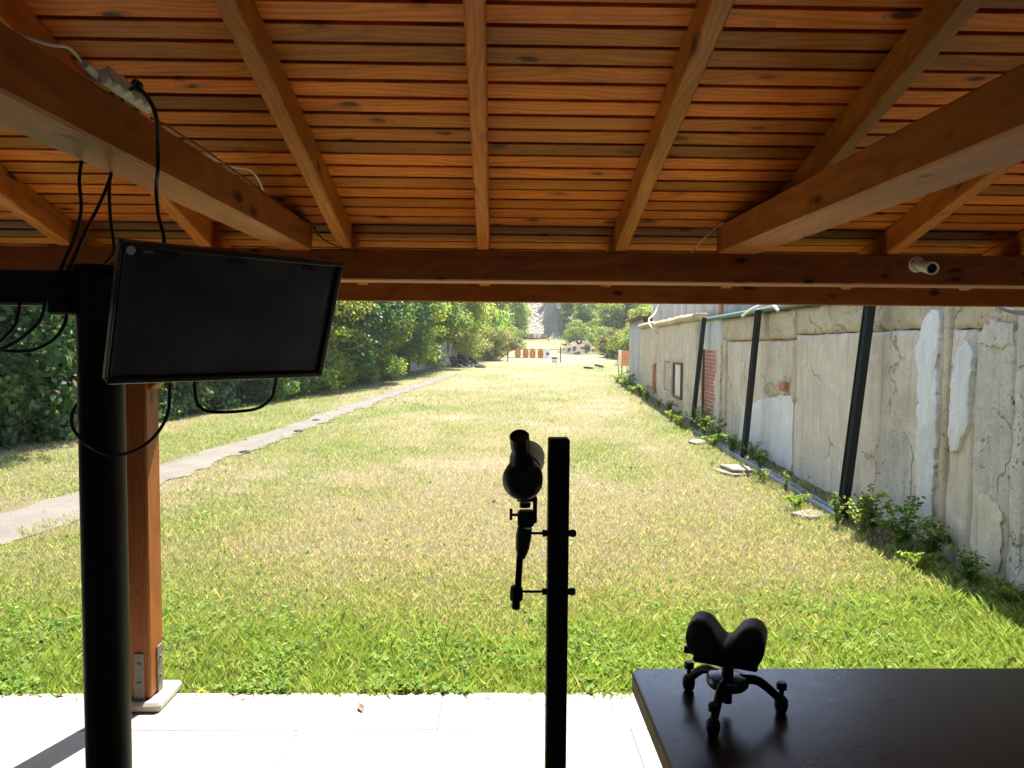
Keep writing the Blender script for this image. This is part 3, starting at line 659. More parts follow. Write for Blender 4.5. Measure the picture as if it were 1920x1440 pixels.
# ivy swags over the fence on the near left: big heart leaves turned to the light
def ivy(seed, L, H, D):
    rg = np.random.default_rng(seed); C = []
    for k in range(130):
        u = rg.uniform(-.5, .5); h = rg.random()**.9; bulge = D*(.55+.6*fbm(np.array(u*L*.8+seed), np.array(h*4.), seed))
        if h < .33 and fbm(np.array(u*L*1.1+seed*3), np.array(h*3.), seed+5) > .52: continue
        C.append((float(bulge)*(1.1-.35*abs(h-.45))-(.5 if h > .8 else 0), u*L, h*H))
    C = np.array(C); lf = leaf_cloud('foliage', C, .34+.25*rg.random(len(C)), 18500, .11, GC+GC+[(.09, .18, .06), (.13, .22, .06)], .15, (.75, -.35, .1), .8, .82, seed)
    b = MB()
    for k in range(16):
        y = rg.uniform(-.5, .5)*L; p = [(.1, y, -.1)]
        for j in range(5): p.append((p[-1][0]+rg.normal()*.12+.06, p[-1][1]+rg.normal()*.25, p[-1][2]+H/5.2))
        q = spline(p, 3); b.tube(q, [.028*(1-.8*i/(len(q)-1)) for i in range(len(q))], 5)
    return b.mesh('stems', M['bark'], 60), lf
IV = [ivy(201, 3.8, 4.4, 1.2), ivy(202, 3.8, 4.8, 1.3), ivy(203, 3.6, 4.0, 1.1)]
ivl = ['dark ivy thicket at the far left edge, seen under the black bar', 'dark ivy thicket left of the black pole', 'dark ivy thicket seen just right of the wooden post', 'dark ivy thicket seen through the cable loop under the monitor', 'dark ivy thicket seen under the right half of the monitor']
for k, (y, dx, v) in enumerate(((10.6, .25, 0), (13.4, .15, 1), (16.6, .1, 2), (19.7, .05, 0), (22.8, .0, 1))):
    x = float(fenceX(y))+dx; t = thing('ivy_thicket', ivl[k], 'bush', (x, y, gz(x, y)), -R(10), 'ivy over the left fence')
    link('stems', IV[v][0], t); link('foliage', IV[v][1], t)
left = [(-8.6, 13.2, TC, 1.1, 'dark green tree over the ivy at the far left'), (-9.4, 17.5, TA, 1.15, 'tall green tree behind the ivy, above the left bar'), (-8.2, 22, TA, 1.0, 'green tree behind the ivy, hidden by the monitor'),
        (-6.5, 25.8, TB, .9, 'bright sunlit tree just right of the monitor'), (-6.2, 28.6, TC, 1.15, 'dark bluish tree over the fence, second right of the monitor'),
        (-5.3, 31.0, TA, 1.0, 'mid green tree hanging over the fence, right of the dark bluish one'), (-5.5, 35.0, TC, 1.3, 'large dark tree over the visible fence slabs'), (-4.3, 36.6, TB, .95, 'yellow-green tree over the fence near its far end'),
        (-4.0, 41.2, TA, 1.05, 'green tree over the end of the fence above the tyres'), (-3.1, 46.5, TB, 1.15, 'light yellow-green tree just behind the tyre pile'), (-7.5, 33, FA, .85, 'tall broad tree rising behind the fence trees'), (-6.0, 44, FB, .9, 'tall light tree rising behind the end of the fence')]
for k, (x, y, m, sc, lb) in enumerate(left):
    place('tree', m, (x, y, gz(x, y)), k*1.7, (sc, sc, sc), lb, 'tree', 'trees along the left fence')
back = [(-4.5, 58, FA, .95, 'tree behind the tyre pile, darker of the two'), (-1.6, 63, FB, .8, 'bright round tree left of the scree'), (-2.2, 74, FA, 1.0, 'dark tree left of the scree, behind the bright round one'), (1.4, 86, FB, .85, 'light tree at the left foot of the scree'), (-1.2, 97, FA, 1.1, 'dark tree on the slope up left of the scree'), (2.0, 107, FB, .6, 'small tree at the upper left edge of the scree'),
        (-6.5, 82, FB, 1.2, 'tall light tree far behind on the left'), (-9, 66, FA, 1.2, 'tall dark tree far behind the fence on the left'),
        (10.8, 108, FB, .75, 'light tree at the right edge of the scree'), (12.6, 98, FA, .8, 'darker tree right of the scree'), (15.2, 103, FB, 1.1, 'tall light tree up the slope right of the scree'), (13.2, 86, FB, .72, 'bright tree behind the dirt mound'), (16.8, 88, FA, 1.0, 'dark tree behind the dirt mound to its right'), (14.0, 70, FB, .62, 'bright green tree right of the dirt mound'), (17.2, 76, FA, .85, 'dark tree beyond the mound, left of the tin shed'), (12.2, 55, FB, .55, 'light tree beside the tin shed'), (20, 96, FB, 1.3, 'tall light tree above the tin shed'), (18, 62, FA, .9, 'dark tree behind the tin shed')]
for k, (x, y, m, sc, lb) in enumerate(back):
    place('tree', m, (x, y, gz(x, y)-.1), k*2.1, (sc, sc, sc), lb, 'tree', 'trees around the head of the range')
# uncountable far wood closing the hillside
rg = np.random.default_rng(55); C = []; 
for k in range(420):
    y = rg.uniform(104, 132); x = rg.uniform(-30, 42)
    if 2.2+.12*(y-103) < x < 10.0+.05*(y-103) and y < 121: continue
    C.append((x, y, gz(x, y)+rg.uniform(.6, 3.8)))
for k in range(150):
    y = rg.uniform(60, 104); x = rg.choice([-1, 1])*rg.uniform(13, 34)+4
    C.append((x, y, gz(x, y)+rg.uniform(.6, 3.5)))
tag(link('hillside_wood', leaf_cloud('hillside_wood', C, 1.1+.9*rg.random(len(C)), 62000, .42, GF+GB+GB+GD, .35, None, .85, .65, 56)), 'dense green wood covering the hillside', 'wood', kind='stuff')
shr = [(-2.2, 49, FD, .75, 'pale dry shrub just right of the tyre pile'), (-.6, 52.5, FD, .8, 'pale dry shrub left of the near target stand'), (.3, 60, FD, .8, 'pale shrub behind the near target stand on its left'), (-1.4, 57, FG, .8, 'greener shrub between the pale shrubs and the trees'), (1.6, 78, FG, .75, 'green shrub below the scree on the left'),
       (11.4, 79, FG, .75, 'green shrub at the back of the dirt mound'), (9.8, 90, FG, .9, 'green shrub right below the scree'), (10.9, 67, FD, .7, 'pale shrub at the right foot of the dirt mound'), (10.4, 58, FG, .85, 'green shrub left of the tin shed'), (9.3, 48, FG, .8, 'green shrub against the tin shed'), (9.8, 62, FD, .8, 'pale shrub behind the leaning target'), (12.4, 92, FG, .9, 'green shrub on the slope above the dirt mound')]
for k, (x, y, m, sc, lb) in enumerate(shr):
    place('shrub', m, (x, y, gz(x, y)-.05), k*1.3, (sc, sc, sc*.9), lb, 'shrub', 'shrubs on the range')
SB = tree_mesh(108, 1.35, .75, -.1, 3200, .085, GA+GC+GB, 26, .3, .3)
for k, (x, y, sc, lb) in enumerate(((-5.9, 24.6, 1.0, 'small bush at the fence foot nearest the monitor'), (-5.6, 27.4, .9, 'small bush at the fence foot under the dark bluish tree'), (-4.7, 31.6, .9, 'small bush at the fence foot before the bare slabs'), (-5.2, 29.4, .7, 'lowest bush at the fence foot'), (-6.4, 21.8, .8, 'small bush right of the ivy under the monitor'))):
    place('shrub', SB, (x, y, gz(x, y)), k, (sc, sc, sc), lb, 'shrub', 'bushes at the fence foot')

# ------------------------------------------------------------------ weeds along the foot of the wall
def weed(seed, H, n, size, cols, spread, stems=7, flowers=0):
    rg = np.random.default_rng(seed); b = MB(); C = []; Rr = []
    for k in range(stems):
        a = rg.uniform(0, 6.28); d = spread*(.3+.7*rg.random()); h = H*(.55+.5*rg.random())
        q = spline([(0, 0, -.02), (math.cos(a)*d*.35, math.sin(a)*d*.35, h*.55), (math.cos(a)*d, math.sin(a)*d, h)], 4)
        b.tube(q, [.005*(1-.6*i/(len(q)-1)) for i in range(len(q))], 4)
        for p in q[2:]: C.append(tuple(p)); Rr.append(.035+.05*rg.random())
    lf = leaf_cloud('leaves', C, Rr, n, size, cols, .5, None, .8, .55, seed)
    return b.mesh('stem', M['weed_stem'], 60), lf
M['weed_stem'] = m_plain('weed_stem', (.12, .17, .05), .7, .2, 0, .2, 10, 0)
WG = [(.07, .15, .03), (.10, .19, .035), (.05, .12, .028)]; WY = [(.17, .25, .04), (.22, .29, .05), (.13, .21, .03)]
W = [weed(301, .42, 420, .055, WG+WY, .26), weed(302, .55, 520, .05, WG+WY, .25), weed(303, .34, 420, .05, WY, .26), weed(304, .7, 330, .045, WY+WG, .16, 5)]
wl = [(4.75, .22, 2, .9, 'sunlit weed clump at the right edge of the lawn'), (5.25, .2, 0, .9, 'weed under the cracked plaster near the right edge'), (5.55, .42, 2, .8, 'weed at the shadow edge under the second lime patch'), (5.9, .2, 0, 1.1, 'dark weed at the foot of the plaster strip'),
      (6.25, .22, 1, 1.1, 'tall dark weed under the large lime patch'), (6.5, .45, 3, 1.0, 'pale flowering weed right of the near leaning post'), (6.75, .28, 0, 1.0, 'dark weed right of the near leaning post'), (7.0, .5, 3, .75, 'small pale weed at the foot of the near leaning post'),
      (7.8, .62, 2, .75, 'weed in the grass left of the near leaning post'), (8.6, .5, 3, .6, 'thin weed on the steel rail'), (9.4, .55, 2, .7, 'weed beside the stacked slabs'), (10.3, .3, 0, .9, 'weed under the broken plaster'), (11.0, .25, 1, .8, 'dark weed by the middle leaning post'), (11.9, .32, 0, 1.1, 'dark weed left of the middle leaning post'),
      (12.6, .5, 2, 1.0, 'bright weed in the grass left of the middle leaning post'), (13.2, .3, 1, 1.1, 'dark weed before the rubble strip'), (14.0, .35, 0, 1.2, 'weed at the right foot of the brick pier'), (14.9, .32, 1, 1.5, 'tall weed in front of the brick pier'), (15.6, .55, 2, 1.3, 'yellowish weed at the foot of the far leaning post'), (16.8, .5, 2, 1.1, 'bright weed left of the far leaning post'),
      (18.4, .35, 0, 1.0, 'weed under the boarded windows'), (20.3, .35, 2, .9, 'weed past the boarded windows'), (22.4, .4, 1, 1.6, 'dark weed at the wall pier'), (23.6, .4, 0, 2.0, 'big dark weed under the far brick patch'), (25.2, .5, 2, 1.7, 'bright weed along the far wall panel'), (27.0, .4, 1, 2.2, 'big weed at the far end of the wall'), (28.6, .4, 1, 2.8, 'ivy-like weed climbing the tin shed'), (30.5, .6, 2, 2.0, 'bright weed at the foot of the tin shed')]
for k, (s, d, v, sc, lb) in enumerate(wl):
    p = WM @ Vector((s, d, 0)); t = thing('weed', lb, 'weed', (p.x, p.y, gz(p.x, p.y)), k*1.1, 'weeds along the wall foot'); sc = (sc*.86 if not 6.1 < s < 6.9 else sc*.95) if sc < 1.3 else 1.0+.28*(sc-1.3); t.scale = (sc, sc, sc*(.75 if s > 5 else .6))
    link('stem', W[v][0], t); link('leaves', W[v][1], t)

# ------------------------------------------------------------------ grass: one mass of blades, denser near
def grass():
    n = 900000; rg = np.random.default_rng(77); u = rg.random(n); y0, y1 = 3.56, 46.0
    Y = 1/(1/y0-u*(1/y0-1/y1)); X = (rg.random(n)*2-1)*(.80*Y+.3)+.01*Y
    g = greenness(X, Y); pc, ph = path_at(Y); fx = fenceX(Y)
    ed = .12*fbm(X*4, X*0, 88, 3)-.04
    keep = (Y > 3.60-ed) & (X < wallX(Y)-.05) & (X > fx+.25)
    onp = (np.abs(X-pc) < ph*.86+.5*(fbm(X*3, Y*2, 47, 3)-.5)) & (Y < 35.5); keep &= ~(onp & (rg.random(n) > .035))
    wallstrip = wallX(Y)-X < .45; keep &= ~(wallstrip & (rg.random(n) > .45))
    keep &= rg.random(n) < (.45+.55*g)*(.55+.9*fbm(X*5, Y*5, 120, 2))
    X, Y, g = X[keep], Y[keep], g[keep]; n = len(X); Z = terrain(X, Y)
    far = np.clip(Y/5.0, 1, 9)
    isg = rg.random(n) < np.clip(g*.85+.04, 0, .82)
    lush = (1-sstep(3.9, 5.6, Y+1.2*(fbm(X*.8, Y*.8, 99, 3)-.5)))
    h = (.018+.026*rg.random(n))*(1+.25*g)+lush*isg*(.008+.05*rg.random(n)**3); h = h*(1+.10*(far-1)); h = h*(1+1.3*sstep(.42, .6, fbm(X*6, Y*6, 131, 2))*(wallX(Y)-X < .7)*rg.random(n)**2); h = np.minimum(h*(1+.7*(rg.random(n) < .015)), .13); w = .0023*far*(.6+.7*rg.random(n))
    a = rg.random(n)*6.283; lean = (.2+.8*rg.random(n))*h; la = rg.random(n)*6.283
    dx, dy = np.cos(a)*w*.5, np.sin(a)*w*.5; lx, ly = np.cos(la)*lean, np.sin(la)*lean
    p0 = np.stack([X-dx, Y-dy, Z-.005], -1); p1 = np.stack([X+dx, Y+dy, Z-.005], -1)
    p2 = np.stack([X+lx*.45+dx*.8, Y+ly*.45+dy*.8, Z+h*.62], -1); p3 = np.stack([X+lx, Y+ly, Z+h], -1)
    V = np.stack([p0, p1, p2, p3], 1).reshape(-1, 3); F = np.arange(4*n).reshape(n, 4)
    gc = np.array(((.21, .31, .055), (.27, .36, .08), (.16, .26, .05), (.34, .39, .13)))[rg.integers(0, 4, n)]
    dc = np.array(((.45, .40, .24), (.52, .46, .29), (.40, .37, .19), (.33, .27, .17), (.42, .41, .22)))[rg.integers(0, 5, n)]
    c = np.where(isg[:, None], gc, dc)*(.6+.75*rg.random(n))[:, None]*(1-.2*sstep(9, 25, Y))[:, None]
    return npmesh('grass', V, F, M['grass'], np.repeat(c, 4, 0))
tag(link('grass', grass()), 'short dry and green grass of the lawn', 'grass', kind='stuff')
def clover():
    """broad leaves of clover, plantain and dandelion, thickest by the slab and the wall"""
    n = 80000; rg = np.random.default_rng(78); Y = 3.58+rg.random(n)**1.7*8; X = (rg.random(n)*2-1)*(.80*Y+.2)
    g = greenness(X, Y); lush = (1-sstep(3.8, 5.9, Y+1.6*(fbm(X*.8, Y*.8, 99, 3)-.5))); cl = fbm(X*3.5, Y*3.5, 101, 3)
    pc, ph = path_at(Y); keep = (rg.random(n) < (.08+.35*g+.9*lush)*sstep(.42, .58, cl)) & (X < wallX(Y)-.1) & (np.abs(X-pc) > ph)
    X, Y, lush = X[keep], Y[keep], lush[keep]; n = len(X); Z = terrain(X, Y)+.012+.05*rg.random(n)*(.4+lush)
    s = (.008+.018*rg.random(n)**2)*(1+.06*(Y-4)); nr = rg.normal(size=(n, 3))*.45+np.array((0, 0, 1)); nr /= np.linalg.norm(nr, axis=1)[:, None]
    t = np.cross(nr, rg.normal(size=(n, 3))); t /= np.linalg.norm(t, axis=1)[:, None]; b = np.cross(nr, t); P = np.stack([X, Y, Z], -1); asp = (.3+.6*rg.random(n))[:, None]; s = s[:, None]
    V = np.stack([P-t*s, P+b*s*asp+nr*s*.15, P+t*s, P-b*s*asp+nr*s*.15], 1).reshape(-1, 3)
    c = np.array(((.14, .25, .05), (.19, .30, .06), (.11, .21, .05), (.23, .32, .07)))[rg.integers(0, 4, n)]*(.75+.5*rg.random(n))[:, None]
    return npmesh('ground_cover', V, np.arange(4*n).reshape(n, 4), M['grass'], np.repeat(c, 4, 0))
def clippings():
    n = 420; rg = np.random.default_rng(79); Y = 3.58-np.abs(rg.normal(size=n))*.09; X = rg.uniform(-3, 2.2, n); k = rg.random(n) < sstep(.35, .6, fbm(X*2.2, X*0, 140, 3)); X, Y = X[k], Y[k]; n = len(X)
    a = rg.random(n)*6.28; L = .006+.022*rg.random(n)**2; w = .0015+.002*rg.random(n); dx, dy = np.cos(a), np.sin(a); P = np.stack([X, Y, np.full(n, .003)], -1)
    t = np.stack([dx*L, dy*L, .006*rg.random(n)], -1); b = np.stack([-dy*w, dx*w, 0*w], -1); V = np.stack([P-t*[1, 1, 0], P+b, P+t, P-b], 1).reshape(-1, 3)
    c = np.array(((.30, .26, .14), (.12, .10, .06), (.14, .2, .05), (.07, .05, .03)))[rg.integers(0, 4, n)]
    return npmesh('grass_clippings', V, np.arange(4*n).reshape(n, 4), M['grass'], np.repeat(c, 4, 0))
tag(link('grass_clippings', clippings()), 'dry clippings and crumbs strewn along the floor edge', 'clippings', kind='stuff')
tag(link('ground_cover', clover()), 'clover and broad-leaved weeds growing through the lawn', 'ground cover', kind='stuff')
# ------------------------------------------------------------------ steel posts leaning on the wall, rail, stones
gp = 'steel posts leaning on the wall'
for (sf, df, stp, ztop, lb) in ((7.24, .357, 7.23, 2.36, 'near black steel post leaning on the wall, tallest in view'), (11.26, .303, 11.26, 2.26, 'middle black steel post leaning on the wall by the white lime patch'), (15.5, .3, 15.3, 2.30, 'far black steel post leaning beside the brick pier')):
    a = WM @ Vector((sf, df, -.03)); b = WM @ Vector((stp, .13, ztop)); t = thing('leaning_post', lb, 'post', (0, 0, 0), 0, gp)
    d = (b-a).normalized(); n2 = (WN-d*WN.dot(d)).normalized(); sd2 = d.cross(n2)
    def strip(name, off, w, dep, out):
        L = (b-a).length; c = (a+b)/2+sd2*off+n2*out
        mm = Matrix(((sd2.x, n2.x, d.x, c.x), (sd2.y, n2.y, d.y, c.y), (sd2.z, n2.z, d.z, c.z), (0, 0, 0, 1)))
        link(name, MB().box((0, 0, 0), (w, dep, L), .003).mesh(name, M['black_steel']), t, mm)
    strip('web', 0, .125, .05, 0); strip('flange', -.055, .015, .03, .035); strip('flange', .055, .015, .03, .035); strip('rib', -.008, .012, .026, .033); strip('rib', .016, .010, .026, .033)
rl = thing('steel_rail', 'grey steel channel lying along the foot of the wall', 'rail'); rl.matrix_world = WM
MB().box((11.0, .36, -.005), (7.6, .11, .05), .006).obj('web', M['galv'], rl)
MB().box((11.0, .41, .03), (7.6, .012, .05), .003).obj('flange', M['galv'], rl); MB().box((11.0, .31, .03), (7.6, .012, .05), .003).obj('flange', M['galv'], rl)
def slab_stone(name, loc, size, rz, label, seed):
    rg = random.Random(seed); b = MB(); n = 8; V = []
    for z, k in ((0, .97), (.35, 1), (.8, 1), (1, .93)):
        for i in range(n):
            a = 2*math.pi*i/n; r = (1/max(abs(math.cos(a)), abs(math.sin(a))))**1.0; rr = random.Random(seed*31+i).uniform(.72, 1.08)
            V.append((math.cos(a)*r*rr*k*size[0]/2, math.sin(a)*r*rr*k*size[1]/2, z*size[2]+(random.Random(seed*17+i).uniform(-.1, .1)*size[2] if z > .5 else 0)))
    F = [tuple(range(n))[::-1], tuple(range(3*n, 4*n))]+[(j*n+i, j*n+(i+1) % n, (j+1)*n+(i+1) % n, (j+1)*n+i) for j in range(3) for i in range(n)]
    o = b.add(V, F).obj(name, M['stone']); o.location = loc; o.rotation_euler = (0, 0, rz); return tag(o, label, 'stone')
slab_stone('stone_slab', (3.30, 10.15, -.05), (.42, .55, .045), .3, 'bottom stone slab of the small stack by the rail', 1)
slab_stone('stone_slab', (3.33, 10.2, -.003), (.36, .5, .05), .1, 'top stone slab of the small stack by the rail', 2)
slab_stone('stone_slab', (3.22, 7.5, -.04), (.36, .28, .05), .6, 'broken flat stone lying left of the near leaning post', 3)
slab_stone('stone_slab', (3.62, 13.2, -.04), (.3, .5, .06), .2, 'flat stone in the grass left of the middle leaning post', 4)
# cables and pipe on the wall top
def cable(name, pts, r, mat, label, cat='cable', group=None, k=6, n=8):
    return tag(MB().tube(spline(pts, k), r, n).obj(name, mat, None, 60), label, cat, group)
def wp(s, d, z): return tuple(WM @ Vector((s, d, z)))
cable('conduit', [wp(11.9, .22, 2.19), wp(11.3, .24, 2.27), wp(10.7, .22, 2.31), wp(10.3, .2, 2.27), wp(10.15, .18, 2.2)], .022, M['white_plastic'], 'bent white conduit lying on the wall top by the middle leaning post', 'conduit')
cable('conduit', [wp(22.6, .1, 2.1), wp(22.4, .28, 2.25), wp(22.9, .3, 2.52), wp(23.8, .0, 2.75), wp(24.2, -.3, 3.4)], .025, M['white_plastic'], 'white conduit dangling over the far coping', 'conduit')
cable('pipe', [(3.36, 5.0, 2.12), (3.38, 5.0, 2.0), (3.436, 4.99, 1.965), (3.511, 4.97, 1.945), (3.62, 4.95, 1.94)], .016, M['galv'], 'grey bent pipe at the top right corner of the wall', 'pipe')

# ------------------------------------------------------------------ target stands and targets
def stand(name, label, x0, x1, y, zr, ztop, r):
    t = thing(name, label, 'target stand', (0, 0, 0))
    for x in (x0, x1):
        z = gz(x, y); MB().box((x, y, (z-.2+ztop)/2), (r*2, r*2, ztop-z+.2), .01).obj('post', M['rust'], t)
    for z in zr: MB().box(((x0+x1)/2, y, z), (x1-x0+.5*(r > .05), r*1.2, r*1.2), .006).obj('rail', M['rust'], t)
    return t
SY = 50.0
stand('target_stand', 'near rusty pipe target stand holding five targets', .77, 4.3, SY, (1.43, .87), 1.66, .035)
def target(x, y, z0, w, h, label, group, mat='cardboard', head=True, ring=False, yaw=0):
    t = thing('target', label, 'target', (x, y, z0), yaw, group); c = w*.18
    pts = [(-w*.32, 0), (w*.32, 0), (w/2, h*.22), (w/2, h*.82), (w*.36, h), (w*.16, h), (w*.16, h*1.16 if head else h), (-w*.16, h*1.16 if head else h), (-w*.16, h), (-w*.36, h), (-w/2, h*.82), (-w/2, h*.22)]
    if not head: pts = [(-w/2, 0), (w/2, 0), (w/2, h), (-w/2, h)]
    n = len(pts); V = [(a, -.008, b) for a, b in pts]+[(a, .008, b) for a, b in pts]
    F = [tuple(range(n)), tuple(range(n, 2*n))[::-1]]+[(i, n+i, n+(i+1) % n, (i+1) % n) for i in range(n)]
    MB().add(V, F).obj('sheet', M[mat], t)
    if ring:
        for r, d, m in ((w*.23, .012, 'ink'), (w*.05, .016, 'paper')): MB().lathe([(0, r), (.003, r)], frame((0, -1, 0), None, (0, -d+.003, h*.52)), 20).obj('bullseye', M[m], t)
        for sx in (-1, 1): MB().box((sx*w*.34, -.011, h*.93), (w*.2, .004, h*.05), .001).obj('tab', M['ink'], t)
    elif mat == 'cardboard':
        MB().box((0, -.011, h*.5), (w*.1, .004, h*.16), .001).obj('patch', M['paper' if random.random() < .6 else 'rust'], t)
    return t
g1 = 'targets on the near stand'
for x, lb in ((1.444, 'brown cardboard target, first from the left on the near stand'), (1.961, 'brown cardboard target, second from the left on the near stand'), (2.425, 'brown cardboard target, third from the left on the near stand'), (2.961, 'brown cardboard target, fourth from the left on the near stand')):
    target(x, SY-.05, .86, .40, .56, lb, g1)
target(3.425, SY-.05, .83, .42, .62, 'white paper target with black bullseye on the near stand', g1, 'paper', False, True)
t = target(3.85, SY-.6, .52, .40, .42, 'white sheet hanging below the near stand at its right end', None, 'paper', False); MB().box((0, -.014, .36), (.34, .004, .12), .001).obj('mark', M['rust'], t)
gf = gz(5.2, 97.9)
stand('target_stand', 'far target stand at the foot of the scree', 3.75, 6.8, 98, (gf+.9, gf+.38), gf+1.05, .04)
for i, (x, m) in enumerate(((4.1, 'cardboard'), (4.55, 'cardboard'), (5.05, 'paper'), (5.55, 'paper'), (6.05, 'cardboard'), (6.45, 'cardboard'))):
    nm = ['first', 'second', 'third', 'fourth', 'fifth', 'sixth'][i]
    target(x, 97.93, gf+.34, .42, .60, ('brown' if m == 'cardboard' else 'white')+' target, '+nm+' from the left on the far stand', 'targets on the far stand', m, False)
# leaning targets by the shed
for x, y, m, yw, lb in ((6.02, 36.1, 'paper', .9, 'white paper target leaning by the tin shed'), (6.22, 36.0, 'cardboard', .5, 'brown cardboard target on stakes by the tin shed')):
    z = gz(x, y); t = target(x, y, z+.45, .42, .75, lb, None, m, False, False, yw)
    for sx in (-.15, .15): MB().box((sx, .025, .05), (.03, .03, 1.1), .004).obj('stake', M['rust'], t)
# tyres heaped at the fence end
def tyre_mesh(r=.31, w=.19):
    b = MB(); prof = [(-w/2, r*.62), (-w/2*1.02, r*.8), (-w/2*.9, r*.95), (-w*.3, r), (w*.3, r), (w/2*.9, r*.95), (w/2*1.02, r*.8), (w/2, r*.62), (w*.3, r*.66), (-w*.3, r*.66)]; n = 22; V = []; F = []
    for z, rr in prof:
        for k in range(n): V.append((rr*math.cos(2*math.pi*k/n), rr*math.sin(2*math.pi*k/n), z))
    m = len(prof)
    for i in range(m):
        for k in range(n): F.append((i*n+k, i*n+(k+1) % n, ((i+1) % m)*n+(k+1) % n, ((i+1) % m)*n+k))
    return b.add(V, F).mesh('tyre', M['tyre'], 40)
TM = tyre_mesh()
ty = [((-2.25, 42.6, .62), (1.2, .2, .3), 'tyre leaning at the left of the heap'), ((-1.75, 42.3, .45), (.3, .1, 0), 'tyre lying flat at the front of the heap'), ((-1.85, 42.8, .7), (.5, .4, 1), 'tyre in the middle of the heap'), ((-1.3, 42.7, .55), (.9, -.3, .5), 'tyre leaning at the right of the heap'), ((-1.95, 43.0, .98), (.35, .2, 2), 'topmost tyre of the heap'), ((-1.35, 43.1, .82), (.6, -.2, 2), 'tyre on the right shoulder of the heap'), ((-2.45, 43.2, .8), (1.0, .3, 1), 'tyre against the fence slabs'), ((-.9, 42.4, .47), (.15, .1, 0), 'tyre lying at the right foot of the heap')]
for p, r, lb in ty: o = link('tyre', TM); o.location = p; o.rotation_euler = r; tag(o, lb, 'tyre', 'heap of tyres at the fence end')
o = link('tyre', TM); o.location = (8.15, 73.6, 2.15); o.rotation_euler = (1.25, .1, .2); tag(o, 'tyre half buried on top of the dirt mound', 'tyre')
for p, r, lb in (((6.0, 43.5, .55), (.1, .2, 0), 'black tyre scrap lying in the far grass on the right'), ((5.2, 42.0, .47), (.0, .1, 0), 'smaller black tyre scrap left of the other one')):
    o = link('tyre_scrap', TM); o.location = p; o.rotation_euler = r; o.scale = (.9, .55, .55); tag(o, lb, 'tyre')
for x, y, lb in ((-4.0, 11.95, 'nearest black rubber ring lying on the path'), (-3.86, 14.65, 'second black rubber ring lying on the path'), (-3.98, 16.6, 'farthest black rubber ring lying on the path')):
    b = MB(); n = 18; V = []; F = []; prof = [(.0, .085), (.012, .095), (.02, .088), (.022, .07), (.012, .062)]
    for z, r in prof:
        for k in range(n): V.append((r*math.cos(2*math.pi*k/n), r*math.sin(2*math.pi*k/n), z))
    m = len(prof); F = [(i*n+k, i*n+(k+1) % n, ((i+1) % m)*n+(k+1) % n, ((i+1) % m)*n+k) for i in range(m) for k in range(n)]
    o = b.add(V, F).obj('rubber_ring', M['tyre'], None, 50); o.location = (x, y, gz(x, y)+.014); tag(o, lb, 'rubber ring', 'rubber rings on the path')
rk = random.Random(5)
for k, (x, w) in enumerate(((7.2, .3), (7.75, .45), (8.55, .35), (9.0, .55), (9.5, .3))):
    y = 73.7; z = float(mound_z(np.array(x), np.array(y)))
    o = slab_stone('rock', (x, y, z-.06), (w, w*.8, w*.6), k*1.3, ['leftmost', 'second from left', 'middle', 'largest, second from right', 'rightmost'][k]+' of the rocks on the face of the dirt mound', 40+k); o['group'] = 'rocks on the dirt mound'

# ------------------------------------------------------------------ black pole, monitor, cables
mp = thing('monitor_pole', 'thick black steel pole on the left carrying the monitor', 'pole', (-.972, 1.86, 0))
MB().lathe([(0, .09), (.012, .09), (.012, .053), (.014, .0525), (1.865, .0525), (1.872, .060), (1.885, .060), (1.888, .05)], None, 32).obj('tube', M['black_steel'], mp, 40)
MB().box((-.62, .0, 1.83), (1.16, .06, .085), .006).obj('cross_bar', M['black_steel'], mp)
MB().box((-.07, -.035, 1.795), (.05, .05, .06), .006).obj('clamp', M['black_steel'], mp)
MB().box((.06, -.02, 1.80), (.10, .06, .13), .008).obj('mount_arm', M['black_steel'], mp)
MB().tube(spline([(.06, -.01, 1.79), (.16, .02, 1.77), (.255, .0, 1.76)], 4), .022, 10).obj('mount_arm', M['black_steel'], mp)
mv = Vector((.3219, .1353, .8169)); Rm = Matrix.Rotation(mv.length, 4, mv.normalized()); MM = Matrix.Translation((-.6353, 1.8454, 1.7597)) @ Rm
mon = thing('monitor', 'black wall-type monitor tilted down on the pole, screen switched off', 'monitor'); mon.matrix_world = MM
wM, hM = .56, .3247
MB().box((0, .022, 0), (wM, .026, hM), .005).obj('housing', M['black_plastic'], mon)
MB().box((0, .045, -.01), (wM*.6, .03, hM*.6), .012).obj('rear_cover', M['black_plastic'], mon)
MB().box((-.004, .0075, .004), (wM-.026, .004, hM-.028), .001).obj('screen', M['screen'], mon)
for c, d in (((0, .004, hM/2-.006), (wM, .012, .012)), ((0, .004, -hM/2+.007), (wM, .012, .014)), ((-wM/2+.004, .004, 0), (.008, .012, hM-.027)), ((wM/2-.008, .004, 0), (.016, .012, hM-.027))):
    MB().box(c, d, .003).obj('bezel', M['black_plastic'], mon)
for x, w in ((-.185, .052), (-.02, .042), (.18, .04)): MB().box((x, .0035, hM/2-.021), (w, .003, .014), .001).obj('tape', M['tape'], mon)
MB().lathe([(0, .0095), (.002, .0095)], frame((0, -1, 0), None, (-wM/2+.016, -.003, hM/2-.016)), 18).obj('sticker', M['sticker'], mon)
MB().box((-.215, .0042, hM/2-.018), (.04, .002, .006), .0005).obj('logo_mark', M['galv'], mon)
hang = 'black cables around the monitor'
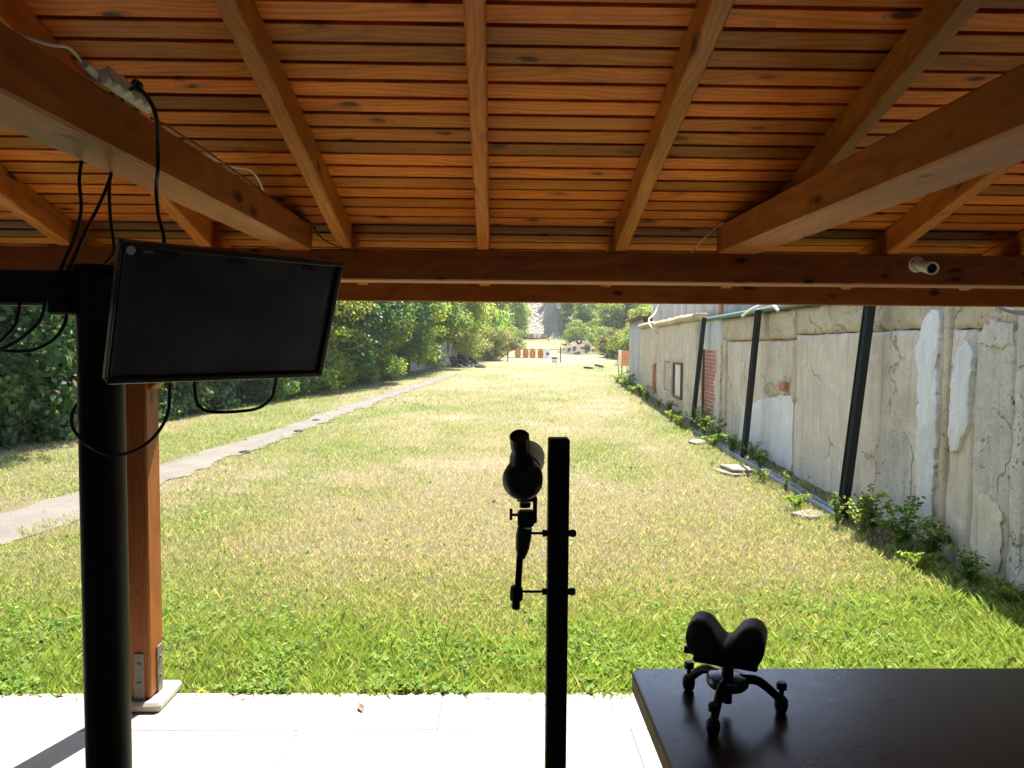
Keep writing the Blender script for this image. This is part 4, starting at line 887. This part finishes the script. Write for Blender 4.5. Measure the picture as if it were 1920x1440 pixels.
cable('power_cable', [(-.835, 1.71, 2.235), (-.822, 1.70, 2.245), (-.804, 1.68, 2.25), (-.768, 1.645, 2.242), (-.742, 1.64, 2.214), (-.737, 1.66, 2.181), (-.753, 1.70, 2.14), (-.763, 1.72, 2.088), (-.785, 1.76, 2.058), (-.80, 1.80, 2.004), (-.80, 1.83, 1.947), (-.79, 1.80, 1.87)], .0045, M['rubber'], 'thick black cable looping from the power strip over the beam to the monitor', 'cable', hang)
cable('signal_cable', [(-1.0, 1.87, 2.2), (-.993, 1.85, 2.164), (-.986, 1.82, 2.131), (-.982, 1.8, 2.077), (-.979, 1.8, 2.015), (-.993, 1.8, 1.952), (-1.031, 1.815, 1.89), (-1.06, 1.825, 1.831)], .0042, M['rubber'], 'leftmost black cable hanging from the left beam', 'cable', hang)
cable('signal_cable', [(-.955, 1.92, 2.2), (-.956, 1.9, 2.13), (-.953, 1.88, 2.081), (-.952, 1.88, 2.004), (-.955, 1.9, 1.928), (-.962, 1.86, 1.885)], .0042, M['rubber'], 'black cable dropping straight from the left beam to the pole top', 'cable', hang)
cable('signal_cable', [(-.968, 1.93, 2.2), (-.961, 1.91, 2.127), (-.963, 1.86, 2.045), (-.975, 1.82, 1.974), (-.984, 1.8, 1.928), (-1.012, 1.8, 1.871), (-1.04, 1.815, 1.84), (-1.057, 1.822, 1.79)], .0042, M['rubber'], 'black cable slanting left from the left beam to the cross bar', 'cable', hang)
cable('signal_cable', [(-.775, 1.80, 1.66), (-.783, 1.81, 1.60), (-.785, 1.80, 1.53), (-.808, 1.78, 1.478), (-.846, 1.765, 1.447), (-.9, 1.765, 1.435), (-.958, 1.778, 1.454), (-1.01, 1.80, 1.494), (-1.035, 1.85, 1.533), (-1.03, 1.9, 1.567), (-1.0, 1.93, 1.6)], .0042, M['rubber'], 'black cable sagging in a loop round the pole below the monitor', 'cable', hang)
cable('signal_cable', [(-.757, 1.87, 1.68), (-.757, 1.89, 1.623), (-.758, 1.9, 1.563), (-.747, 1.9, 1.538), (-.721, 1.9, 1.526), (-.668, 1.92, 1.525), (-.62, 1.95, 1.531), (-.59, 1.97, 1.555), (-.583, 1.98, 1.586), (-.575, 2.0, 1.66)], .0042, M['rubber'], 'black cable hanging in a flat loop under the monitor', 'cable', hang)
cable('signal_cable', [(-1.142, 1.825, 1.80), (-1.137, 1.8, 1.744), (-1.163, 1.78, 1.7), (-1.212, 1.76, 1.662), (-1.35, 1.76, 1.66), (-1.5, 1.82, 1.79)], .0042, M['rubber'], 'leftmost of three cables drooping from the cross bar', 'cable', hang)
cable('signal_cable', [(-1.082, 1.825, 1.80), (-1.087, 1.81, 1.751), (-1.12, 1.79, 1.707), (-1.157, 1.77, 1.681), (-1.224, 1.76, 1.66), (-1.4, 1.77, 1.68), (-1.5, 1.825, 1.80)], .0042, M['rubber'], 'middle of three cables drooping from the cross bar', 'cable', hang)
cable('signal_cable', [(-1.033, 1.825, 1.795), (-1.034, 1.82, 1.746), (-1.051, 1.8, 1.705), (-1.095, 1.79, 1.68), (-1.151, 1.78, 1.678), (-1.225, 1.78, 1.687), (-1.42, 1.825, 1.80)], .0042, M['rubber'], 'rightmost of three cables drooping from the cross bar', 'cable', hang)
cable('wire', [(-.835, 1.85, 2.24), (-.829, 1.92, 2.243), (-.826, 2.0, 2.241), (-.824, 2.12, 2.243), (-.822, 2.24, 2.24), (-.826, 2.4, 2.240), (-.836, 2.6, 2.243), (-.845, 2.8, 2.242)], .003, M['rubber'], 'thin black wire running along the top of the left beam', 'wire')
cable('wire', [(-.84, 2.2, 2.243), (-.826, 2.36, 2.246), (-.815, 2.5, 2.268), (-.818, 2.6, 2.262), (-.83, 2.7, 2.243)], .003, M['white_plastic'], 'thin white wire bowed off the top of the left beam', 'wire')
cable('wire', [(-.835, 3.2, 2.243), (-.825, 3.36, 2.235), (-.794, 3.385, 2.184), (-.746, 3.38, 2.148), (-.69, 3.385, 2.13)], .003, M['rubber'], 'thin black wire curling off the far end of the left beam', 'wire')
cable('wire', [(1.05, 3.3, 2.252), (1.0, 3.36, 2.248), (.953, 3.37, 2.208), (.911, 3.385, 2.167), (.883, 3.39, 2.125)], .003, M['white_plastic'], 'thin white wire curling off the end of the right beam', 'wire')
# power strip on the left beam
ps = thing('power_strip', 'white power strip lying on top of the left beam', 'power strip', (-.838, 1.70, 2.243))
ps.rotation_euler = (0, R(28), 0)
MB().box((0, 0, .012), (.05, .215, .024), .007).obj('body', M['white_plastic'], ps)
for y in (-.07, -.022, .026, .074): MB().lathe([(0, .0225), (.016, .0225), (.0185, .020), (.0175, .016)], frame((.55, 0, .83), None, (.006, y, .016)), 18).obj('socket', M['white_plastic'], ps, 40)
MB().lathe([(0, .011), (.045, .008)], frame((0, -1, .1), None, (0, -.105, .012)), 12).obj('cord_grip', M['white_plastic'], ps, 40)
MB().box((.010, .026, .040), (.022, .026, .026), .006).obj('plug', M['rubber'], ps)
cable('white_cord', [(-.836, 1.555, 2.258), (-.832, 1.52, 2.266), (-.828, 1.48, 2.264), (-.836, 1.43, 2.25), (-.87, 1.34, 2.241)], .0035, M['white_plastic'], 'white cord leading off the power strip along the beam', 'cord')
# security camera on the header beam
cc = thing('security_camera', 'small white tube security camera fixed to the header beam at right', 'camera', (1.915, 3.4, 2.083))
MB().lathe([(0, .036), (.008, .036), (.011, .032)], frame((0, -1, 0)), 28).obj('base_plate', M['white_plastic'], cc, 40)
for a in (.6, 2.7, 4.8): MB().lathe([(0, .004), (.002, .004)], frame((0, -1, 0), None, (.026*math.cos(a), -.0108, .026*math.sin(a))), 8).obj('screw', M['black_plastic'], cc)
MB().tube([(0, -.008, 0), (.004, -.03, -.004), (.008, -.05, -.01)], .012, 12).obj('arm', M['white_plastic'], cc, 40)
ax = Vector((-.12, -1, -.22)).normalized(); fr = frame(ax, None, tuple(Vector((.006, -.035, -.009))))
MB().lathe([(-.005, .020), (0, .0245), (.09, .0265), (.092, .0285), (.112, .0285), (.112, .0225), (.100, .0215)], fr, 28).obj('housing', M['white_plastic'], cc, 40)
MB().lathe([(.1005, .0212), (.1025, .0212)], fr, 24).obj('lens_window', M['screen'], cc)

# ------------------------------------------------------------------ steel post with clamped spotting scope
sp = thing('steel_post', 'dark square steel post standing upright in the foreground', 'post', (.129, 1.52, 0))
MB().box((0, 0, .756), (.0425, .0425, 1.511), .003).obj('tube', M['post_steel'], sp); MB().box((0, 0, .006), (.13, .13, .012), .003).obj('base_plate', M['post_steel'], sp)
mt = thing('scope_mount', 'black rod and bracket clamped to the steel post under the scope', 'mount', (.129, 1.52, 0))
for z, x0 in ((1.314, -.062), (1.192, -.08)):
    MB().tube([(x0, -.0, z), (.03, 0, z)], .0028, 8).obj('clamp_rod', M['black_steel'], mt)
    MB().lathe([(0, .0065), (.009, .0075), (.010, .006)], frame((-1, 0, 0), None, (-.0215, 0, z)), 12).obj('collar', M['black_plastic'], mt, 40)
    MB().lathe([(0, .006), (.011, .0085), (.016, .006), (.017, .003)], frame((1, 0, 0), None, (.0215, 0, z)), 12).obj('wing_nut', M['black_plastic'], mt, 40)
MB().tube([(-.084, 0, 1.172), (-.081, 0, 1.20), (-.074, 0, 1.335)], .0072, 12).obj('rod', M['black_steel'], mt, 40)
MB().box((-.084, 0, 1.188), (.026, .026, .034), .006).obj('end_block', M['black_plastic'], mt)
MB().lathe([(0, .0085), (.012, .0095), (.016, .008)], frame((0, 0, -1), None, (-.085, 0, 1.172)), 12).obj('end_knob', M['black_plastic'], mt, 40)
MB().lathe([(0, .008), (.02, .0145), (.045, .0165), (.064, .0155)], frame((.10, 0, 1), None, (-.0745, 0, 1.262)), 16).obj('grip', M['black_plastic'], mt, 40)
MB().box((-.066, 0, 1.345), (.034, .028, .034), .005).obj('clamp_body', M['black_plastic'], mt)
MB().box((-.0475, 0, 1.362), (.008, .026, .05), .002).obj('bracket', M['black_plastic'], mt); MB().box((-.064, 0, 1.386), (.042, .028, .009), .002).obj('bracket', M['black_plastic'], mt)
MB().lathe([(0, .011), (.009, .012), (.010, .009)], frame((0, 0, 1), None, (-.068, 0, 1.368)), 14).obj('thumb_screw', M['black_plastic'], mt, 40)
MB().tube([(-.083, 0, 1.352), (-.095, 0, 1.352)], .003, 8).obj('lever_pin', M['black_plastic'], mt)
MB().box((-.0965, 0, 1.353), (.006, .009, .026), .003).obj('lever', M['black_plastic'], mt)
sc = thing('spotting_scope', 'black angled spotting scope aimed down the range', 'scope', (.058, 1.53, 1.432))
axs = Vector((.075, 1, .0)).normalized(); fr = frame(axs, (1, 0, 0), (0, 0, 0))
MB().lathe([(-.098, .006), (-.095, .020), (-.082, .0335), (-.055, .0405), (-.02, .0400), (.03, .033), (.10, .032), (.15, .038), (.20, .041), (.255, .041), (.257, .037), (.245, .036)], fr, 32).obj('body', M['black_plastic'], sc, 40)
MB().lathe([(.236, .0355), (.239, .0355)], fr, 28).obj('objective_lens', M['screen'], sc)
MB().lathe([(.045, .0345), (.048, .036), (.075, .036), (.078, .0345)], fr, 28).obj('focus_ring', M['rubber'], sc, 40)
ea = Vector((-.10, -.56, .82)).normalized(); fe2 = frame(ea, (1, 0, 0), (-.002, -.045, .006))
ep = MB().lathe([(0, .0255), (.026, .025), (.03, .0235), (.034, .021), (.052, .020), (.055, .0175), (.078, .017), (.08, .019), (.108, .019), (.110, .017), (.104, .0155)], fe2, 28).obj('eyepiece', M['black_plastic'], sc, 40)
MB().lathe([(.099, .016), (.101, .016)], fe2, 20).obj('ocular_lens', M['screen'], ep)
MB().lathe([(.0285, .0252), (.032, .0252)], fe2, 28).obj('ring', M['galv'], ep)
MB().box((.004, -.012, -.040), (.026, .05, .012), .003).obj('foot', M['black_plastic'], sc)

# ------------------------------------------------------------------ bench and rifle rest
tb = thing('bench_table', 'dark heavy bench with worn edge at the lower right', 'table', (0, 0, 0))
X0, X1, Y0, Y1, ZT = .372, 2.3, .7, 2.0, .82
def tabletop():
    n = 10; c = .03; pts = []
    for (cx, cy, a0) in ((X0+c, Y1-c, 90), (X0+.02, Y0+.02, 180), (X1-.02, Y0+.02, 270), (X1-c, Y1-c, 0)):
        r = c if cy > 1 else .02
        for k in range(7): a = R(a0+90*k/6); pts.append((cx+r*math.cos(a), cy+r*math.sin(a)))
    return pts
pts = tabletop(); n = len(pts); cxy = (np.mean([p[0] for p in pts]), np.mean([p[1] for p in pts])); b = MB(); V = []
def inset(d): return [(p[0]+(d if p[0] < 1 else -d), p[1]+(d if p[1] < 1.3 else -d)) for p in pts]
for off, z in ((0, ZT-.008), (.004, ZT-.002), (.008, ZT)): V += [(x, y, z) for x, y in inset(off)]
F = [(j*n+i, j*n+(i+1) % n, (j+1)*n+(i+1) % n, (j+1)*n+i) for j in range(2) for i in range(n)]+[tuple(range(2*n, 3*n))]
b.add(V, F).obj('top', M['table'], tb)
V = []
for off, z in ((.006, ZT-.056), (.001, ZT-.05), (.001, ZT-.0085)):
    q = inset(off); V += [(x+.003*(float(vnoise(np.array(x*60.), np.array(y*60.), 3))-.5), y+.004*(float(vnoise(np.array(x*50.), np.array(y*50.), 4))-.5), z) for x, y in q]
b = MB(); b.add(V, [(j*n+i, j*n+(i+1) % n, (j+1)*n+(i+1) % n, (j+1)*n+i) for j in range(2) for i in range(n)]+[tuple(range(n))[::-1]]).obj('edge', M['table_edge'], tb)
for x, y in ((.62, .9), (.62, 1.75), (2.0, .9), (2.0, 1.75)): MB().box((x, y, .381), (.12, .12, .763), .01).obj('leg', M['table_edge'], tb)
rr = thing('rifle_rest', 'black tripod rifle rest with rabbit-ear leather bag on the bench', 'rifle rest', (.565, 1.76, ZT))
feet = [(-.066, .105), (-.068, -.118), (.128, -.012)]; hub = Vector((0, 0, .078))
MB().lathe([(.058, .022), (.060, .044), (.068, .050), (.078, .050), (.086, .044), (.090, .024)], None, 28).obj('hub', M['chrome'], rr, 40)
MB().lathe([(.018, .0), (.02, .012), (.06, .012), (.09, .014), (.135, .014)], None, 16).obj('column', M['black_steel'], rr, 40)
for fx, fy in feet:
    d = Vector((fx, fy, 0)).normalized(); q = spline([d*.03+hub, d*.075+Vector((0, 0, .074)), Vector((fx, fy, .03))], 5)
    lg = MB().tube(q, [.0125-.003*i/(len(q)-1) for i in range(len(q))], 10).obj('leg', M['black_steel'], rr, 50)
    MB().lathe([(.0, .008), (.004, .013), (.016, .016), (.030, .016), (.038, .012), (.042, .0055), (.056, .0055), (.058, .012), (.072, .0125), (.075, .009)], Matrix.Translation((fx, fy, 0)), 16).obj('foot_screw', M['black_plastic'], lg, 40)
for a in (.4, 2.6): MB().tube([(math.cos(a)*.012, math.sin(a)*.012, .108), (math.cos(a)*.085, math.sin(a)*.085, .110)], .005, 8).obj('lock_handle', M['black_plastic'], rr)
BR = Matrix.Translation((-.004, .0, .122)) @ Matrix.Rotation(R(-24), 4, 'Z')
MB().box((0, 0, .004), (.15, .075, .012), .004, BR).obj('cradle', M['black_steel'], rr)
MB().tube([BR @ Vector((-.078, 0, .012)), BR @ Vector((-.1, 0, .012))], .009, 10).obj('side_knob', M['black_plastic'], rr)
def bag():
    pr = [(-.066, 0), (-.082, .014), (-.090, .04), (-.090, .068), (-.076, .090), (-.052, .093), (-.032, .080), (-.014, .054), (0, .044), (.014, .054), (.032, .080), (.052, .093), (.076, .090), (.090, .068), (.090, .04), (.082, .014), (.066, 0), (0, -.004)]
    q = spline([(x, 0, z) for x, z in pr]+[(pr[0][0], 0, pr[0][1])], 3)[:-1]; nu = len(q); nv = 15; V = []; F = []
    for j in range(nv):
        v = j/(nv-1)*2-1; k = (1-abs(v)**7*.55)
        for p in q: V.append((p.x*(.55+.45*k) if abs(v) > .9 else p.x*(.9+.1*k), v*.056, .036+(p.z-.036)*k))
    for j in range(nv-1):
        for i in range(nu): F.append((j*nu+i, j*nu+(i+1) % nu, (j+1)*nu+(i+1) % nu, (j+1)*nu+i))
    F.append(tuple(range(nu))[::-1]); F.append(tuple((nv-1)*nu+i for i in range(nu)))
    b = MB(); b.add(V, F, BR @ Matrix.Translation((0, 0, .010))); return b
bag().obj('ear_bag', M['leather'], rr, 50)
# dry leaves on the floor
lm = []
for k in range(3):
    b = MB(); L = .03+.012*k
    b.add([(-L, 0, .004), (-L*.2, L*.4, .012), (L*.8, L*.1, .016), (-L*.1, -L*.45, .010), (0, 0, .003)], [(0, 4, 1), (1, 4, 2), (2, 4, 3), (3, 4, 0)]); lm.append(b.mesh('fallen_leaf', M['rust'] if k == 0 else M['soil'] if k == 1 else M['weed_stem']))
for k, (x, y, lb) in enumerate(((-2.08, 3.56, 'red-brown fallen leaf at the lawn edge left of the pole'), (-.62, 3.42, 'withered green leaf on the floor near the lawn edge'))):
    o = link('fallen_leaf', lm[k % 3]); o.location = (x, y, .001); o.rotation_euler = (0, 0, k*1.9); tag(o, lb, 'leaf')

# ------------------------------------------------------------------ thin summer haze
ht = NT('haze_air'); pv = ht.n('ShaderNodeVolumePrincipled'); pv.inputs['Density'].default_value = .0005; pv.inputs['Color'].default_value = (.95, .97, 1, 1); pv.inputs['Anisotropy'].default_value = .35
ht.l(pv.outputs[0], ht.out.inputs['Volume'])
tag(MB().box((0, 85, 25), (290, 245, 56), .5).obj('haze', ht.m), 'thin bright summer haze', kind='stuff')
